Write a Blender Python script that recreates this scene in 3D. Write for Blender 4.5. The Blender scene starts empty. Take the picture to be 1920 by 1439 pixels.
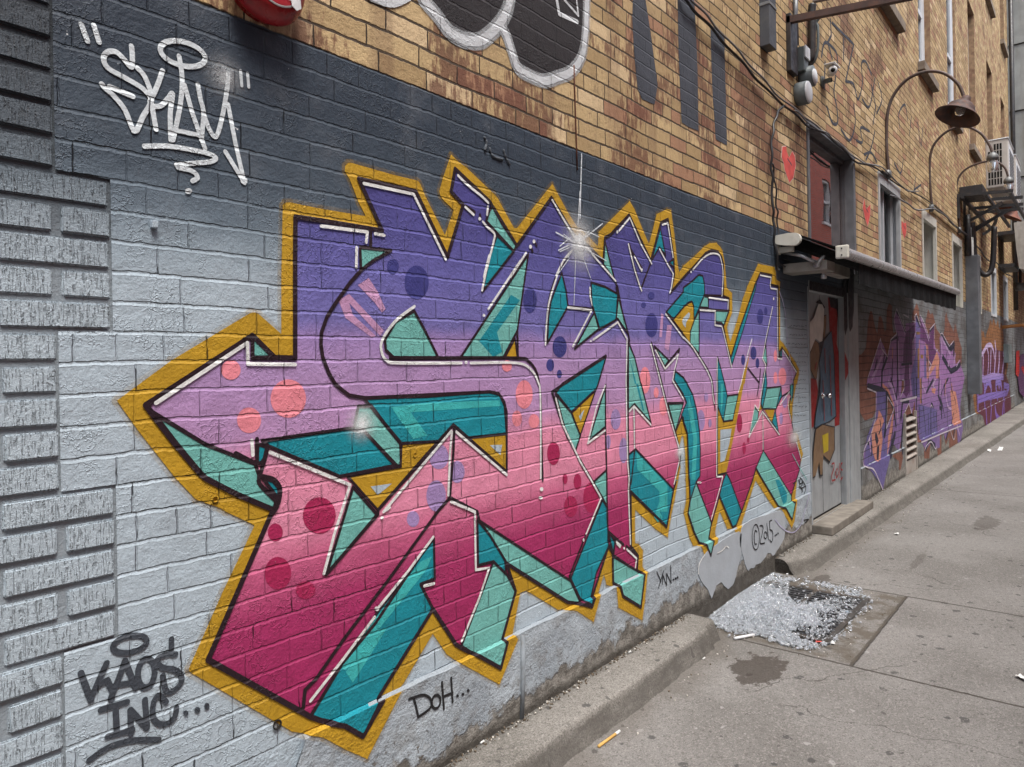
import bpy, bmesh, math, random
from mathutils import Vector, Matrix
from mathutils.geometry import tessellate_polygon
SC = bpy.context.scene
random.seed(7)
# ---------------------------------------------------------------- camera
FPX, D, CAMZ, ROLL = 1332.0, 1.8, 1.5, .018
A = math.atan(1102.2/FPX)
RGT = Vector((math.sin(A), -math.cos(A), 0)); FWD = Vector((math.cos(A), math.sin(A), 0)); UPV = Vector((0,0,1))
cs, sn = math.cos(ROLL), math.sin(ROLL)
cx = cs*RGT - sn*UPV; cy = sn*RGT + cs*UPV; cz = -FWD
cam_d = bpy.data.cameras.new('camera'); cam = bpy.data.objects.new('camera', cam_d)
SC.collection.objects.link(cam); SC.camera = cam
cam.matrix_world = Matrix(((cx.x,cy.x,cz.x,0),(cx.y,cy.y,cz.y,-D),(cx.z,cy.z,cz.z,CAMZ),(0,0,0,1)))
cam_d.sensor_fit = 'HORIZONTAL'; cam_d.sensor_width = 36; cam_d.lens = FPX/1920*36
cam_d.shift_y = -36.5/1920; cam_d.clip_start = .05; cam_d.clip_end = 500
# ---------------------------------------------------------------- light
SC.view_settings.view_transform = 'Standard'; SC.view_settings.look = 'None'
SC.view_settings.gamma = 1; SC.view_settings.exposure = 1.1
w = bpy.data.worlds.new('World'); SC.world = w; w.use_nodes = True
wt = w.node_tree; bg = wt.nodes['Background']
sky = wt.nodes.new('ShaderNodeTexSky'); sky.sky_type = 'NISHITA'; sky.sun_disc = False
SUN_EL, SUN_AZ = math.radians(66), math.radians(205)
sky.sun_elevation = SUN_EL; sky.sun_rotation = SUN_AZ; sky.dust_density = 3.0; sky.air_density = 1.0
hsv = wt.nodes.new('ShaderNodeHueSaturation'); hsv.inputs['Saturation'].default_value = .55
wt.links.new(sky.outputs[0], hsv.inputs['Color']); wt.links.new(hsv.outputs[0], bg.inputs[0]); bg.inputs[1].default_value = .15
sd = bpy.data.lights.new('sun', 'SUN'); sd.energy = 1.9; sd.angle = math.radians(20); sd.color = (1,.965,.91)
so = bpy.data.objects.new('sun', sd); SC.collection.objects.link(so)
sdir = Vector((math.sin(SUN_AZ)*math.cos(SUN_EL), math.cos(SUN_AZ)*math.cos(SUN_EL), math.sin(SUN_EL)))
so.rotation_euler = sdir.to_track_quat('Z','Y').to_euler(); so.location = sdir*20
# ---------------------------------------------------------------- pixel -> world on real planes (used to survey the photo)
def ray(px, py):
    du, dv = px-960, py-683
    xc = du*cs - dv*sn; yd = du*sn + dv*cs
    return FWD*FPX + RGT*xc + Vector((0,0,-yd))
def wl(px, py, y=0.0):
    d = ray(px,py); t = (D+y)/d.y; return (d.x*t, CAMZ+d.z*t)
def onx(px, py, X):
    d = ray(px,py); t = X/d.x; return (-D+d.y*t, CAMZ+d.z*t)
def gd(px, py, z=0.0):
    d = ray(px,py); t = (z-CAMZ)/d.z; return (d.x*t, -D+d.y*t)
TILE = dict(R=(0,0,1),a=(0,0,3),b=(640,0,3),c=(1280,0,3),d=(0,480,3),e=(640,480,3),f=(1280,480,3),g=(0,960,3),h=(640,960,3),i=(1280,960,3),
 j=(1040,360,8),k=(1280,360,8),l=(1040,540,8),m=(1280,540,8),n=(1040,720,8),o=(1280,720,8),p=(1040,900,8),q=(1280,900,8),
 r=(600,280,6),s=(860,280,6),t=(440,760,6),u=(1600,560,9.6),v=(1600,710,9.6),w=(1760,560,12),x=(1500,540,6),z=(1760,640,6.54),
 A=(1400,0,7.38),B=(1660,0,7.38),C=(1400,195,7.38),D=(1660,195,7.38),E=(1400,390,7.38),F=(1660,390,7.38))
def pix(s):
    out = []; tl = TILE['R']
    for tok in s.split():
        if tok in TILE: tl = TILE[tok]; continue
        a_, b_ = tok.split(','); out.append((tl[0]+float(a_)/tl[2], tl[1]+float(b_)/tl[2]))
    return out
def P(s, y=0.0): return [wl(a_, b_, y) for a_, b_ in pix(s)]
def smooth(pts, closed=False, n=6):
    out = []; N = len(pts)
    for i in range(N if closed else N-1):
        p0 = pts[(i-1)%N] if (closed or i>0) else pts[0]; p1 = pts[i]; p2 = pts[(i+1)%N]
        p3 = pts[(i+2)%N] if (closed or i+2<N) else pts[-1]
        for k in range(n):
            t = k/n
            out.append(tuple(.5*((2*b)+(-a_+c)*t+(2*a_-5*b+4*c-d_)*t*t+(-a_+3*b-3*c+d_)*t**3) for a_,b,c,d_ in zip(p0,p1,p2,p3)))
    if not closed: out.append(tuple(pts[-1]))
    return out
# ---------------------------------------------------------------- object helpers
COL = SC.collection
def thing(name, label, cat, loc=(0,0,0), group=None):
    o = bpy.data.objects.new(name, None); o.location = loc; COL.objects.link(o); o['label'] = label; o['category'] = cat
    if group: o['group'] = group
    return o
def mobj(name, verts, faces, mat, parent=None, smooth_=False, label=None, cat=None, group=None, kind=None, world=True):
    me = bpy.data.meshes.new(name); me.from_pydata([tuple(v) for v in verts], [], faces); me.validate(); me.update()
    if mat: me.materials.append(mat)
    if smooth_:
        for p_ in me.polygons: p_.use_smooth = True
    o = bpy.data.objects.new(name, me); COL.objects.link(o)
    if parent:
        o.parent = parent
        o.matrix_parent_inverse = Matrix.Translation(-parent.location if parent.parent is None else Vector((0,0,0)))
    if label: o['label'] = label
    if cat: o['category'] = cat
    if group: o['group'] = group
    if kind: o['kind'] = kind
    return o
def bmo(name, bm, mat, parent=None, smooth_=False, **kw):
    vs = [v.co.copy() for v in bm.verts]; bm.verts.index_update(); fs = [[v.index for v in f_.verts] for f_ in bm.faces]; bm.free()
    return mobj(name, vs, fs, mat, parent, smooth_, **kw)
class MB:
    def __init__(s): s.v = []; s.f = []
    def box(s, x0, x1, y0, y1, z0, z1, bev=0):
        b = len(s.v)
        if x0>x1: x0,x1=x1,x0
        if y0>y1: y0,y1=y1,y0
        if z0>z1: z0,z1=z1,z0
        if bev <= 0:
            s.v += [(x,y,z) for z in (z0,z1) for y in (y0,y1) for x in (x0,x1)]
            s.f += [[b+i for i in q_] for q_ in ((0,2,3,1),(4,5,7,6),(0,1,5,4),(2,6,7,3),(0,4,6,2),(1,3,7,5))]
        else:
            bm = bmesh.new(); bmesh.ops.create_cube(bm, size=1)
            for v in bm.verts: v.co = Vector(((x0+x1)/2+v.co.x*(x1-x0),(y0+y1)/2+v.co.y*(y1-y0),(z0+z1)/2+v.co.z*(z1-z0)))
            bmesh.ops.bevel(bm, geom=bm.edges[:], offset=min(bev,.45*min(x1-x0,y1-y0,z1-z0)), segments=2, affect='EDGES', profile=.6)
            s.addbm(bm)
        return s
    def addbm(s, bm, mat4=None):
        b = len(s.v); bm.verts.index_update()
        s.v += [tuple((mat4@v.co) if mat4 else v.co) for v in bm.verts]; s.f += [[b+v.index for v in f_.verts] for f_ in bm.faces]; bm.free(); return s
    def quad(s, *pts):
        b = len(s.v); s.v += [tuple(p_) for p_ in pts]; s.f.append(list(range(b,b+len(pts)))); return s
    def tube(s, pts, r, n=8, cap=True):
        pts = [Vector(p_) for p_ in pts]; b = len(s.v); N = len(pts); up = None
        for i,p_ in enumerate(pts):
            t_ = (pts[min(i+1,N-1)]-pts[max(i-1,0)]).normalized()
            if up is None: up = t_.orthogonal().normalized()
            up = (up - t_*up.dot(t_)).normalized(); sd_ = t_.cross(up)
            rr = r[i] if isinstance(r,(list,tuple)) else r
            for k in range(n):
                a_ = 2*math.pi*k/n; s.v.append(tuple(p_+up*math.cos(a_)*rr+sd_*math.sin(a_)*rr))
        for i in range(N-1):
            for k in range(n): s.f.append([b+i*n+k, b+i*n+(k+1)%n, b+(i+1)*n+(k+1)%n, b+(i+1)*n+k])
        if cap: s.f.append([b+k for k in range(n)][::-1]); s.f.append([b+(N-1)*n+k for k in range(n)])
        return s
    def lathe(s, prof, org=(0,0,0), axis=(0,0,1), n=24):
        ax = Vector(axis).normalized(); u = ax.orthogonal().normalized(); v_ = ax.cross(u); b = len(s.v); o = Vector(org)
        for r_,h_ in prof:
            for k in range(n):
                a_ = 2*math.pi*k/n; s.v.append(tuple(o+ax*h_+u*r_*math.cos(a_)+v_*r_*math.sin(a_)))
        for i in range(len(prof)-1):
            for k in range(n): s.f.append([b+i*n+k, b+i*n+(k+1)%n, b+(i+1)*n+(k+1)%n, b+(i+1)*n+k])
        return s
    def build(s, name, mat, parent=None, smooth_=False, **kw): return mobj(name, s.v, s.f, mat, parent, smooth_, **kw)
# ---------------------------------------------------------------- node helpers
SOCK = bpy.types.NodeSocket
def nd(t, typ, ins=None, **props):
    n = t.nodes.new(typ)
    for k_, v_ in props.items(): setattr(n, k_, v_)
    for k_, v_ in (ins or {}).items():
        if isinstance(v_, SOCK): t.links.new(v_, n.inputs[k_])
        else: n.inputs[k_].default_value = v_
    return n
def ma(t, op, a_, b=None, c=None, clamp=False):
    n = t.nodes.new('ShaderNodeMath'); n.operation = op; n.use_clamp = clamp
    for i_, v_ in enumerate((a_,b,c)):
        if v_ is None: continue
        if isinstance(v_, SOCK): t.links.new(v_, n.inputs[i_])
        else: n.inputs[i_].default_value = v_
    return n.outputs[0]
def mr(t, v_, a0, a1, b0=0.0, b1=1.0, st=True):
    n = nd(t,'ShaderNodeMapRange',{'Value':v_,'From Min':a0,'From Max':a1,'To Min':b0,'To Max':b1}); n.interpolation_type = 'SMOOTHSTEP' if st else 'LINEAR'; return n.outputs[0]
def noise(t, vec, scale, detail=2, rough=.5, dim='3D', out=0):
    n = nd(t,'ShaderNodeTexNoise',{'Scale':scale,'Detail':detail,'Roughness':rough}, noise_dimensions=dim)
    if vec is not None: t.links.new(vec, n.inputs['Vector'])
    return n.outputs[out]
def mix(t, f_, a_, b, blend='MIX'):
    n = t.nodes.new('ShaderNodeMix'); n.data_type = 'RGBA'; n.blend_type = blend
    for i_, v_ in ((0,f_),(6,a_),(7,b)):
        if isinstance(v_, SOCK): t.links.new(v_, n.inputs[i_])
        else: n.inputs[i_].default_value = (tuple(v_)+(1,))[:4] if hasattr(v_,'__len__') else v_
    return n.outputs[2]
def pos(t): return nd(t,'ShaderNodeNewGeometry').outputs['Position']
def scl(t, v_, s3): return nd(t,'ShaderNodeVectorMath',{0:v_,1:s3},operation='MULTIPLY').outputs[0]
def newmat(name):
    m = bpy.data.materials.new(name); m.use_nodes = True; t = m.node_tree; b = t.nodes['Principled BSDF']; return m, t, b
def setin(t, b, k, v_):
    if isinstance(v_, SOCK): t.links.new(v_, b.inputs[k])
    else: b.inputs[k].default_value = (tuple(v_)+(1,))[:4] if hasattr(v_,'__len__') else v_
def bump(t, b, h_, dist=1.0, strength=1.0):
    n = nd(t,'ShaderNodeBump',{'Height':h_,'Distance':dist,'Strength':strength}); t.links.new(n.outputs[0], b.inputs['Normal'])
def simple(name, col, rough=.5, metal=0, var=.12, scale=12, bmp=.0008, bscale=60, dirt=None, dirt_amt=.5, dirt_scale=5, streak=False):
    m, t, b = newmat(name); p_ = pos(t)
    v_ = mr(t, noise(t,p_,scale,4), .3, .7, 1-var, 1+var)
    c = mix(t, 1.0, col, nd(t,'ShaderNodeCombineColor',{0:v_,1:v_,2:v_}).outputs[0], 'MULTIPLY')
    if dirt:
        q_ = scl(t,p_,(1,1,.15)) if streak else p_
        c = mix(t, ma(t,'MULTIPLY',mr(t, noise(t,q_,dirt_scale,6,.65), .45,.7), dirt_amt), c, dirt)
    setin(t,b,'Base Color',c); setin(t,b,'Roughness',mr(t,noise(t,p_,scale*2,3),.3,.7,max(0,rough-.1),min(1,rough+.1))); b.inputs['Metallic'].default_value = metal
    if rough >= .8: b.inputs['Specular IOR Level'].default_value = .15
    if bmp: bump(t,b,ma(t,'MULTIPLY',noise(t,p_,bscale,4),bmp))
    return m
# ---------------------------------------------------------------- brick pattern node group (world coordinates of the wall)
ZA, H, ZB = 2.461, .0723, .437
def brick_group():
    g = bpy.data.node_groups.new('brick_field','ShaderNodeTree'); t = g
    for nm, ty in (('D','NodeSocketFloat'),('Rand','NodeSocketFloat'),('Rand2','NodeSocketFloat'),('J','NodeSocketFloat'),('Bot','NodeSocketFloat'),('Head','NodeSocketFloat')): g.interface.new_socket(nm, in_out='OUTPUT', socket_type=ty)
    go = t.nodes.new('NodeGroupOutput')
    p_ = pos(t); s_ = nd(t,'ShaderNodeSeparateXYZ',{0:p_})
    n1 = ma(t,'MULTIPLY',ma(t,'SUBTRACT',noise(t,p_,2.2,1),.5),.022)
    n2 = ma(t,'MULTIPLY',ma(t,'SUBTRACT',noise(t,p_,24,4,.65),.5),.0125)
    wob = ma(t,'ADD',n1,n2)
    zz = ma(t,'ADD',s_.outputs[2],wob)
    xx = ma(t,'ADD',s_.outputs[0],ma(t,'MULTIPLY',ma(t,'SUBTRACT',noise(t,scl(t,p_,(1,1,.6)),31,3,.6),.5),.010))
    q_ = ma(t,'DIVIDE',ma(t,'SUBTRACT',ZA,zz),H); row = ma(t,'FLOOR',q_); fr = ma(t,'SUBTRACT',q_,row)
    dbed = ma(t,'MULTIPLY',ma(t,'MINIMUM',fr,ma(t,'SUBTRACT',1,fr)),H)
    hd = ma(t,'LESS_THAN',ma(t,'FLOORED_MODULO',ma(t,'ADD',row,6),6) if False else ma(t,'MODULO',ma(t,'ADD',row,600),6),.5)
    li = ma(t,'ADD',1/.215,ma(t,'MULTIPLY',hd,1/.108-1/.215))
    wn = nd(t,'ShaderNodeTexWhiteNoise',{'W':row},noise_dimensions='1D').outputs['Value']
    W = ma(t,'ADD',ma(t,'MULTIPLY',xx,li),ma(t,'ADD',ma(t,'MULTIPLY',row,7.5),ma(t,'MULTIPLY',wn,1.0)))
    v1 = nd(t,'ShaderNodeTexVoronoi',{'W':W,'Scale':1.0,'Randomness':.62},voronoi_dimensions='1D',feature='F1')
    v2 = nd(t,'ShaderNodeTexVoronoi',{'W':W,'Scale':1.0,'Randomness':.62},voronoi_dimensions='1D',feature='DISTANCE_TO_EDGE')
    dp = ma(t,'DIVIDE',v2.outputs['Distance'],li)
    rr = nd(t,'ShaderNodeTexWhiteNoise',{'W':ma(t,'ADD',v1.outputs['W'],ma(t,'MULTIPLY',row,.377))},noise_dimensions='1D')
    t.links.new(ma(t,'MINIMUM',dbed,ma(t,'ADD',dp,.0017)), go.inputs[0]); t.links.new(rr.outputs['Value'], go.inputs[1])
    t.links.new(nd(t,'ShaderNodeSeparateColor',{0:rr.outputs['Color']}).outputs[1], go.inputs[2])
    t.links.new(ma(t,'MULTIPLY',fr,H), go.inputs[3]); t.links.new(ma(t,'MULTIPLY',ma(t,'SUBTRACT',1,fr),H), go.inputs[4]); t.links.new(dp, go.inputs[5])
    return g
BG = brick_group()
def bfield(t):
    n = t.nodes.new('ShaderNodeGroup'); n.node_tree = BG; return n.outputs
def relief_group():
    g = bpy.data.node_groups.new('painted_relief','ShaderNodeTree'); t = g
    for nm in ('Height','Pit','Joint'): g.interface.new_socket(nm, in_out='OUTPUT', socket_type='NodeSocketFloat')
    go = t.nodes.new('NodeGroupOutput'); p_ = pos(t); f_ = bfield(t); z = nd(t,'ShaderNodeSeparateXYZ',{0:p_}).outputs[2]
    dj = ma(t,'ADD',f_['D'],ma(t,'MULTIPLY',ma(t,'SUBTRACT',noise(t,p_,65,4,.7),.5),.0045))
    jn = ma(t,'MULTIPLY',ma(t,'SUBTRACT',noise(t,p_,55,4,.7),.5),.005)
    slope = mr(t, ma(t,'ADD',f_['J'],jn), .0034, .0086, 0, 1, False)
    lip = mr(t, ma(t,'ABSOLUTE',ma(t,'SUBTRACT',ma(t,'ADD',f_['J'],jn),.0088)), .0022, 0)
    drop = mr(t, ma(t,'ADD',f_['Bot'],ma(t,'MULTIPLY',jn,.3)), .0, .0030)
    head = mr(t, ma(t,'ADD',f_['Head'],ma(t,'MULTIPLY',jn,.5)), .0003, .0034, .45, 1)
    edge = ma(t,'MINIMUM',ma(t,'MINIMUM',slope,drop),head)
    depth = mr(t, noise(t,p_,2.3,3), .34,.64,.0022,.0085)
    Hh = ma(t,'ADD',ma(t,'MULTIPLY',ma(t,'SUBTRACT',edge,1),depth),ma(t,'MULTIPLY',lip,.0003))
    Hh = ma(t,'ADD',Hh,ma(t,'MULTIPLY',ma(t,'MULTIPLY',f_['Rand'],edge),.0042))
    Hh = ma(t,'ADD',Hh,ma(t,'MULTIPLY',noise(t,p_,13,5,.62),.0062))
    Hh = ma(t,'ADD',Hh,ma(t,'MULTIPLY',noise(t,p_,95,5,.7),.0026))
    wr = ma(t,'ABSOLUTE',ma(t,'SUBTRACT',noise(t,p_,34,3,.55),.5))          # thick paint wrinkles and runs
    Hh = ma(t,'ADD',Hh,ma(t,'MULTIPLY',mr(t,wr,0,.035,1,0),ma(t,'MULTIPLY',mr(t,noise(t,p_,4.5,2),.46,.60),.0019)))
    pit_shade = ma(t,'MULTIPLY',mr(t,noise(t,p_,7,4),.555,.60),mr(t,ma(t,'MINIMUM',f_['Bot'],ma(t,'ADD',f_['Head'],.0012)),.0030,.0010))  # holes in the joints, plus undercut shade below bricks put into the colour
    Hh = ma(t,'SUBTRACT',Hh,ma(t,'MULTIPLY',pit_shade,.006))
    pl = ma(t,'ADD',ma(t,'MULTIPLY',noise(t,p_,16,8,.66),.014),ma(t,'MULTIPLY',noise(t,p_,120,3),.003))
    lo = ma(t,'LESS_THAN',z,ZB-.004)
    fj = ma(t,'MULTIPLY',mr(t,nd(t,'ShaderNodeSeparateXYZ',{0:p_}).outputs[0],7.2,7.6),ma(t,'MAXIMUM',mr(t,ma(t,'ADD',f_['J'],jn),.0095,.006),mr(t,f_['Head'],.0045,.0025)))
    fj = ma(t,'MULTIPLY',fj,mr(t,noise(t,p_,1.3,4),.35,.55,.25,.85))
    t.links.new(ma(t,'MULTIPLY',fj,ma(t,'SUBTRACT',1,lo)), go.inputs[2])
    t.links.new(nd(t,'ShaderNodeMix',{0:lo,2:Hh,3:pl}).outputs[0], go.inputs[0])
    t.links.new(ma(t,'MULTIPLY',pit_shade,ma(t,'SUBTRACT',1,lo)), go.inputs[1])
    return g
RG = relief_group()
def relief(t):
    n = t.nodes.new('ShaderNodeGroup'); n.node_tree = RG; return n.outputs
def ramp(t, v_, stops):
    n = t.nodes.new('ShaderNodeValToRGB'); e = n.color_ramp.elements
    while len(e) > 1: e.remove(e[-1])
    e[0].position = stops[0][0]; e[0].color = tuple(stops[0][1])+(1,)
    for p_, c in stops[1:]:
        x_ = e.new(p_); x_.color = tuple(c)+(1,)
    t.links.new(v_, n.inputs[0]); return n.outputs[0]
def paint(name, col=None, stops=None, rough=.62, fleck=.5, var=.07):
    """spray paint lying on the brick relief; stops = [(z, colour)] for a fade sprayed up the wall"""
    m, t, b = newmat(name); p_ = pos(t); rl = relief(t)
    if stops:
        z = nd(t,'ShaderNodeSeparateXYZ',{0:p_}).outputs[2]
        z = ma(t,'ADD',z,ma(t,'MULTIPLY',ma(t,'SUBTRACT',noise(t,p_,9,4),.5),.05))
        z = ma(t,'ADD',z,ma(t,'MULTIPLY',ma(t,'SUBTRACT',noise(t,p_,380,2),.5),.09))
        z0, z1 = stops[0][0], stops[-1][0]
        c = ramp(t, ma(t,'DIVIDE',ma(t,'SUBTRACT',z,z0),z1-z0), [((s_[0]-z0)/(z1-z0), s_[1]) for s_ in stops])
    else:
        c = nd(t,'ShaderNodeRGB').outputs[0]; c.default_value = tuple(col)+(1,)
    v_ = ma(t,'ADD',mr(t,noise(t,p_,7,5),.3,.7,1-var,1+var),mr(t,noise(t,p_,300,2),.3,.7,-.05,.05))
    c = mix(t,1.0,c,nd(t,'ShaderNodeCombineColor',{0:v_,1:v_,2:v_}).outputs[0],'MULTIPLY')
    if fleck: c = mix(t, ma(t,'MULTIPLY',mr(t,noise(t,p_,60,3,.7),.70,.76),fleck), c, (.30,.31,.33))
    c = mix(t, ma(t,'MULTIPLY',rl['Pit'],.85), c, (.035,.03,.028))  # dark tint for joint holes and painted undercut shade
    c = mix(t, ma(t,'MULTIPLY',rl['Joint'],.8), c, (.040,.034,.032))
    setin(t,b,'Base Color',c); b.inputs['Roughness'].default_value = rough; b.inputs['Specular IOR Level'].default_value = .28; bump(t,b,rl['Height'])
    return m
# ---------------------------------------------------------------- paint layers on the wall
def ledge(z): return 0 if z >= ZB else (-.016 if z <= ZB-.007 else -.016*(ZB-z)/.007)
SEQ = [0]
def poly_v(bm, pts, y):
    vs = [bm.verts.new((p_[0], y, p_[1])) for p_ in pts]
    for tri in tessellate_polygon([[Vector((p_[0],p_[1],0)) for p_ in pts]]):
        try: bm.faces.new([vs[i] for i in tri])
        except ValueError: pass
def lay(layer):
    SEQ[0] += 1; return -(.0012 + layer*.0006 + ((SEQ[0]*.6180339887)%1.0)*.0005)
def stroke_bm(bm, pts, wd, layer, closed=False):
    pts = list(pts)+([pts[0]] if closed else [])
    N = len(pts)
    for i in range(N-1):
        a_, b = Vector(pts[i]), Vector(pts[i+1]); d_ = b-a_
        if d_.length < 1e-5: continue
        d_.normalize(); n_ = Vector((-d_.y,d_.x)); ang = math.atan2(d_.y,d_.x); out = []
        w0 = (wd[i] if isinstance(wd,(list,tuple)) else wd)/2; w1 = (wd[i+1] if isinstance(wd,(list,tuple)) else wd)/2
        for k in range(6):
            th = ang-math.pi/2+math.pi*k/5; out.append((b.x+math.cos(th)*w1, b.y+math.sin(th)*w1))
        for k in range(6):
            th = ang+math.pi/2+math.pi*k/5; out.append((a_.x+math.cos(th)*w0, a_.y+math.sin(th)*w0))
        y = lay(layer); bm.faces.new([bm.verts.new((q_[0],y,q_[1])) for q_ in out])
def finish(bm, name, mat, parent, y0=0.0, **kw):
    if min((v.co.z for v in bm.verts), default=9) < ZB and y0 == 0:
        for z in (ZB, ZB-.007):
            bmesh.ops.bisect_plane(bm, geom=bm.verts[:]+bm.edges[:]+bm.faces[:], plane_co=(0,0,z), plane_no=(0,0,1), dist=1e-6)
        for v in bm.verts: v.co.y += ledge(v.co.z)
    for v in bm.verts: v.co.y += y0
    bmesh.ops.dissolve_degenerate(bm, dist=1e-7, edges=bm.edges[:]); bm.normal_update()
    for f_ in bm.faces:
        if f_.normal.y > 0: f_.normal_flip()
    return bmo(name, bm, mat, parent, **kw)
def polys(name, specs, mat, parent, layer, y0=0.0, split=False, **kw):
    if split: return [polys(name, [s_], mat, parent, layer, y0, **kw) for s_ in specs]
    bm = bmesh.new()
    for s_ in specs:
        pts = P(s_, y0) if isinstance(s_, str) else s_
        poly_v(bm, pts, lay(layer))
    return finish(bm, name, mat, parent, y0, **kw)
def strokes(name, specs, mat, parent, layer, wd=.012, sm=False, y0=0.0, **kw):
    bm = bmesh.new()
    for s_ in specs:
        w_ = wd; closed = False; ss = sm
        if isinstance(s_, tuple): s_, w_ = s_[0], s_[1]
        if isinstance(s_, str):
            if s_.startswith('@'): ss = True; s_ = s_[1:]
            pts = P(s_, y0)
        else: pts = s_
        if ss: pts = smooth(pts)
        stroke_bm(bm, pts, w_, layer)
    return finish(bm, name, mat, parent, y0, **kw)
def ell(tile, cx_, cy_, rx, ry, rot=0, n=28, y0=0.0):
    ox, oy, k = TILE[tile]; out = []
    for i in range(n):
        a_ = 2*math.pi*i/n; x_, y_ = rx*math.cos(a_), ry*math.sin(a_); r_ = math.radians(rot)
        out.append(wl(ox+(cx_+x_*math.cos(r_)-y_*math.sin(r_))/k, oy+(cy_+x_*math.sin(r_)+y_*math.cos(r_))/k, y0))
    return out
# ================================================================ materials of the big surfaces
def wall_material():
    m, t, b = newmat('wall_brick'); p_ = pos(t); s_ = nd(t,'ShaderNodeSeparateXYZ',{0:p_}); X, z = s_.outputs[0], s_.outputs[2]
    f_ = bfield(t); rl = relief(t)
    # painted lower part
    zn = ma(t,'ADD',z,ma(t,'MULTIPLY',ma(t,'SUBTRACT',noise(t,p_,6,4),.5),.10))
    zn = ma(t,'ADD',zn,ma(t,'MULTIPLY',ma(t,'SUBTRACT',noise(t,p_,380,2),.5),.10))
    pc = ramp(t, mr(t,zn,1.4,2.3,0,1,False), [(0,(.415,.49,.55)),(.34,(.395,.47,.53)),(.45,(.29,.355,.41)),(.56,(.135,.175,.215)),(.68,(.066,.088,.115)),(1,(.034,.047,.067))])
    far = mr(t,ma(t,'ADD',X,ma(t,'MULTIPLY',noise(t,p_,1.5,3),1.6)),7.2,8.2)
    farc = mix(t, mr(t,noise(t,scl(t,p_,(.6,1,1)),2.2,6,.65),.40,.62), (.20,.215,.225), (.095,.085,.08))
    farc = mix(t, mr(t,noise(t,scl(t,p_,(1,1,.3)),9,5,.7),.60,.72), farc, (.42,.44,.46))
    pc = mix(t, far, pc, farc)
    pc = mix(t, ma(t,'MULTIPLY',mr(t,noise(t,p_,5,6,.65),.48,.75),.30), pc, (.20,.21,.23))
    pc = mix(t, mr(t,noise(t,p_,24,3,.6),.73,.75), pc, (.66,.68,.70))                # flaked spots
    pc = mix(t, ma(t,'MULTIPLY',mr(t,noise(t,scl(t,p_,(1,1,.7)),19,3,.6),.72,.735),mr(t,z,1.0,.4)), pc, (.16,.07,.06))
    pc = mix(t, ma(t,'MULTIPLY',rl['Pit'],.9), pc, (.03,.028,.027))  # same dark tint: joint holes and shade painted under the bricks
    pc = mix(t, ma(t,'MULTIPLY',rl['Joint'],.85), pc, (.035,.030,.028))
    v_ = mr(t,noise(t,p_,260,2),.3,.7,.93,1.07)
    # bare brick upper part
    bc = mix(t, f_['Rand'], (.35,.24,.120), (.56,.41,.220))
    bc = mix(t, mr(t,f_['Rand2'],.78,.9), bc, (.36,.20,.12))
    bc = mix(t, mr(t,f_['Rand2'],.12,.05), bc, (.60,.45,.27))
    streak = scl(t,p_,(1,1,.25))
    redm = ma(t,'ADD',noise(t,p_,1.15,5,.62),ma(t,'MULTIPLY',ma(t,'SUBTRACT',noise(t,streak,38,5,.7),.5),.55))
    redm = ma(t,'ADD',redm,ma(t,'MULTIPLY',ma(t,'SUBTRACT',f_['Rand'],.5),.10))
    near = mr(t,X,9.0,4.5)
    redm = ma(t,'ADD',redm,ma(t,'MULTIPLY',near,.065))
    bc = mix(t, ma(t,'MULTIPLY',mr(t,redm,.585,.67),.80), bc, (.135,.052,.036))
    grime = ma(t,'ADD',noise(t,p_,2.6,6,.7),ma(t,'MULTIPLY',ma(t,'SUBTRACT',noise(t,streak,70,4,.7),.5),.35))
    bc = mix(t, ma(t,'MULTIPLY',mr(t,grime,.51,.70),.62), bc, (.11,.068,.042))
    dropz = ma(t,'MULTIPLY',mr(t,noise(t,scl(t,p_,(1,1,.08)),5.5,4),.52,.66),mr(t,z,3.6,3.2))
    bc = mix(t, ma(t,'MULTIPLY',dropz,.45), bc, (.16,.085,.055))
    jw = ma(t,'MULTIPLY',ma(t,'SUBTRACT',noise(t,p_,45,4,.7),.5),.005)
    mort = ma(t,'MAXIMUM',mr(t,ma(t,'ADD',f_['J'],jw),.0088,.0062),mr(t,ma(t,'ADD',f_['Head'],ma(t,'MULTIPLY',jw,.4)),.0034,.0018))
    mc = mix(t, noise(t,p_,7,3), (.035,.026,.020), (.10,.070,.048))
    bc = mix(t, mort, bc, mc)
    smear = mr(t,noise(t,p_,1.9,3),.60,.66)
    jn = ma(t,'MULTIPLY',ma(t,'SUBTRACT',noise(t,p_,50,4,.7),.5),.004)
    edge = ma(t,'MINIMUM',mr(t,ma(t,'ADD',f_['J'],jn),.0058,.0090),ma(t,'MINIMUM',mr(t,ma(t,'ADD',f_['Bot'],jn),0,.0028),mr(t,f_['Head'],.0008,.0036,.3,1)))
    hb = ma(t,'MULTIPLY',edge,.011)
    hb = ma(t,'ADD',hb,ma(t,'MULTIPLY',f_['Rand2'],.003))
    hb = ma(t,'ADD',hb,ma(t,'MULTIPLY',noise(t,scl(t,p_,(1,1,.12)),240,3),.0022))
    hb = ma(t,'ADD',hb,ma(t,'MULTIPLY',noise(t,p_,30,5,.7),.006))
    zz = ma(t,'ADD',z,ma(t,'ADD',ma(t,'MULTIPLY',ma(t,'SUBTRACT',noise(t,p_,26,3,.6),.5),.016),ma(t,'MULTIPLY',mr(t,X,8,20),.03)))
    up = mr(t, zz, ZA-.004, ZA+.004)
    c = mix(t, up, pc, bc)
    c = mix(t,1.0,c,nd(t,'ShaderNodeCombineColor',{0:v_,1:v_,2:v_}).outputs[0],'MULTIPLY')
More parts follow.
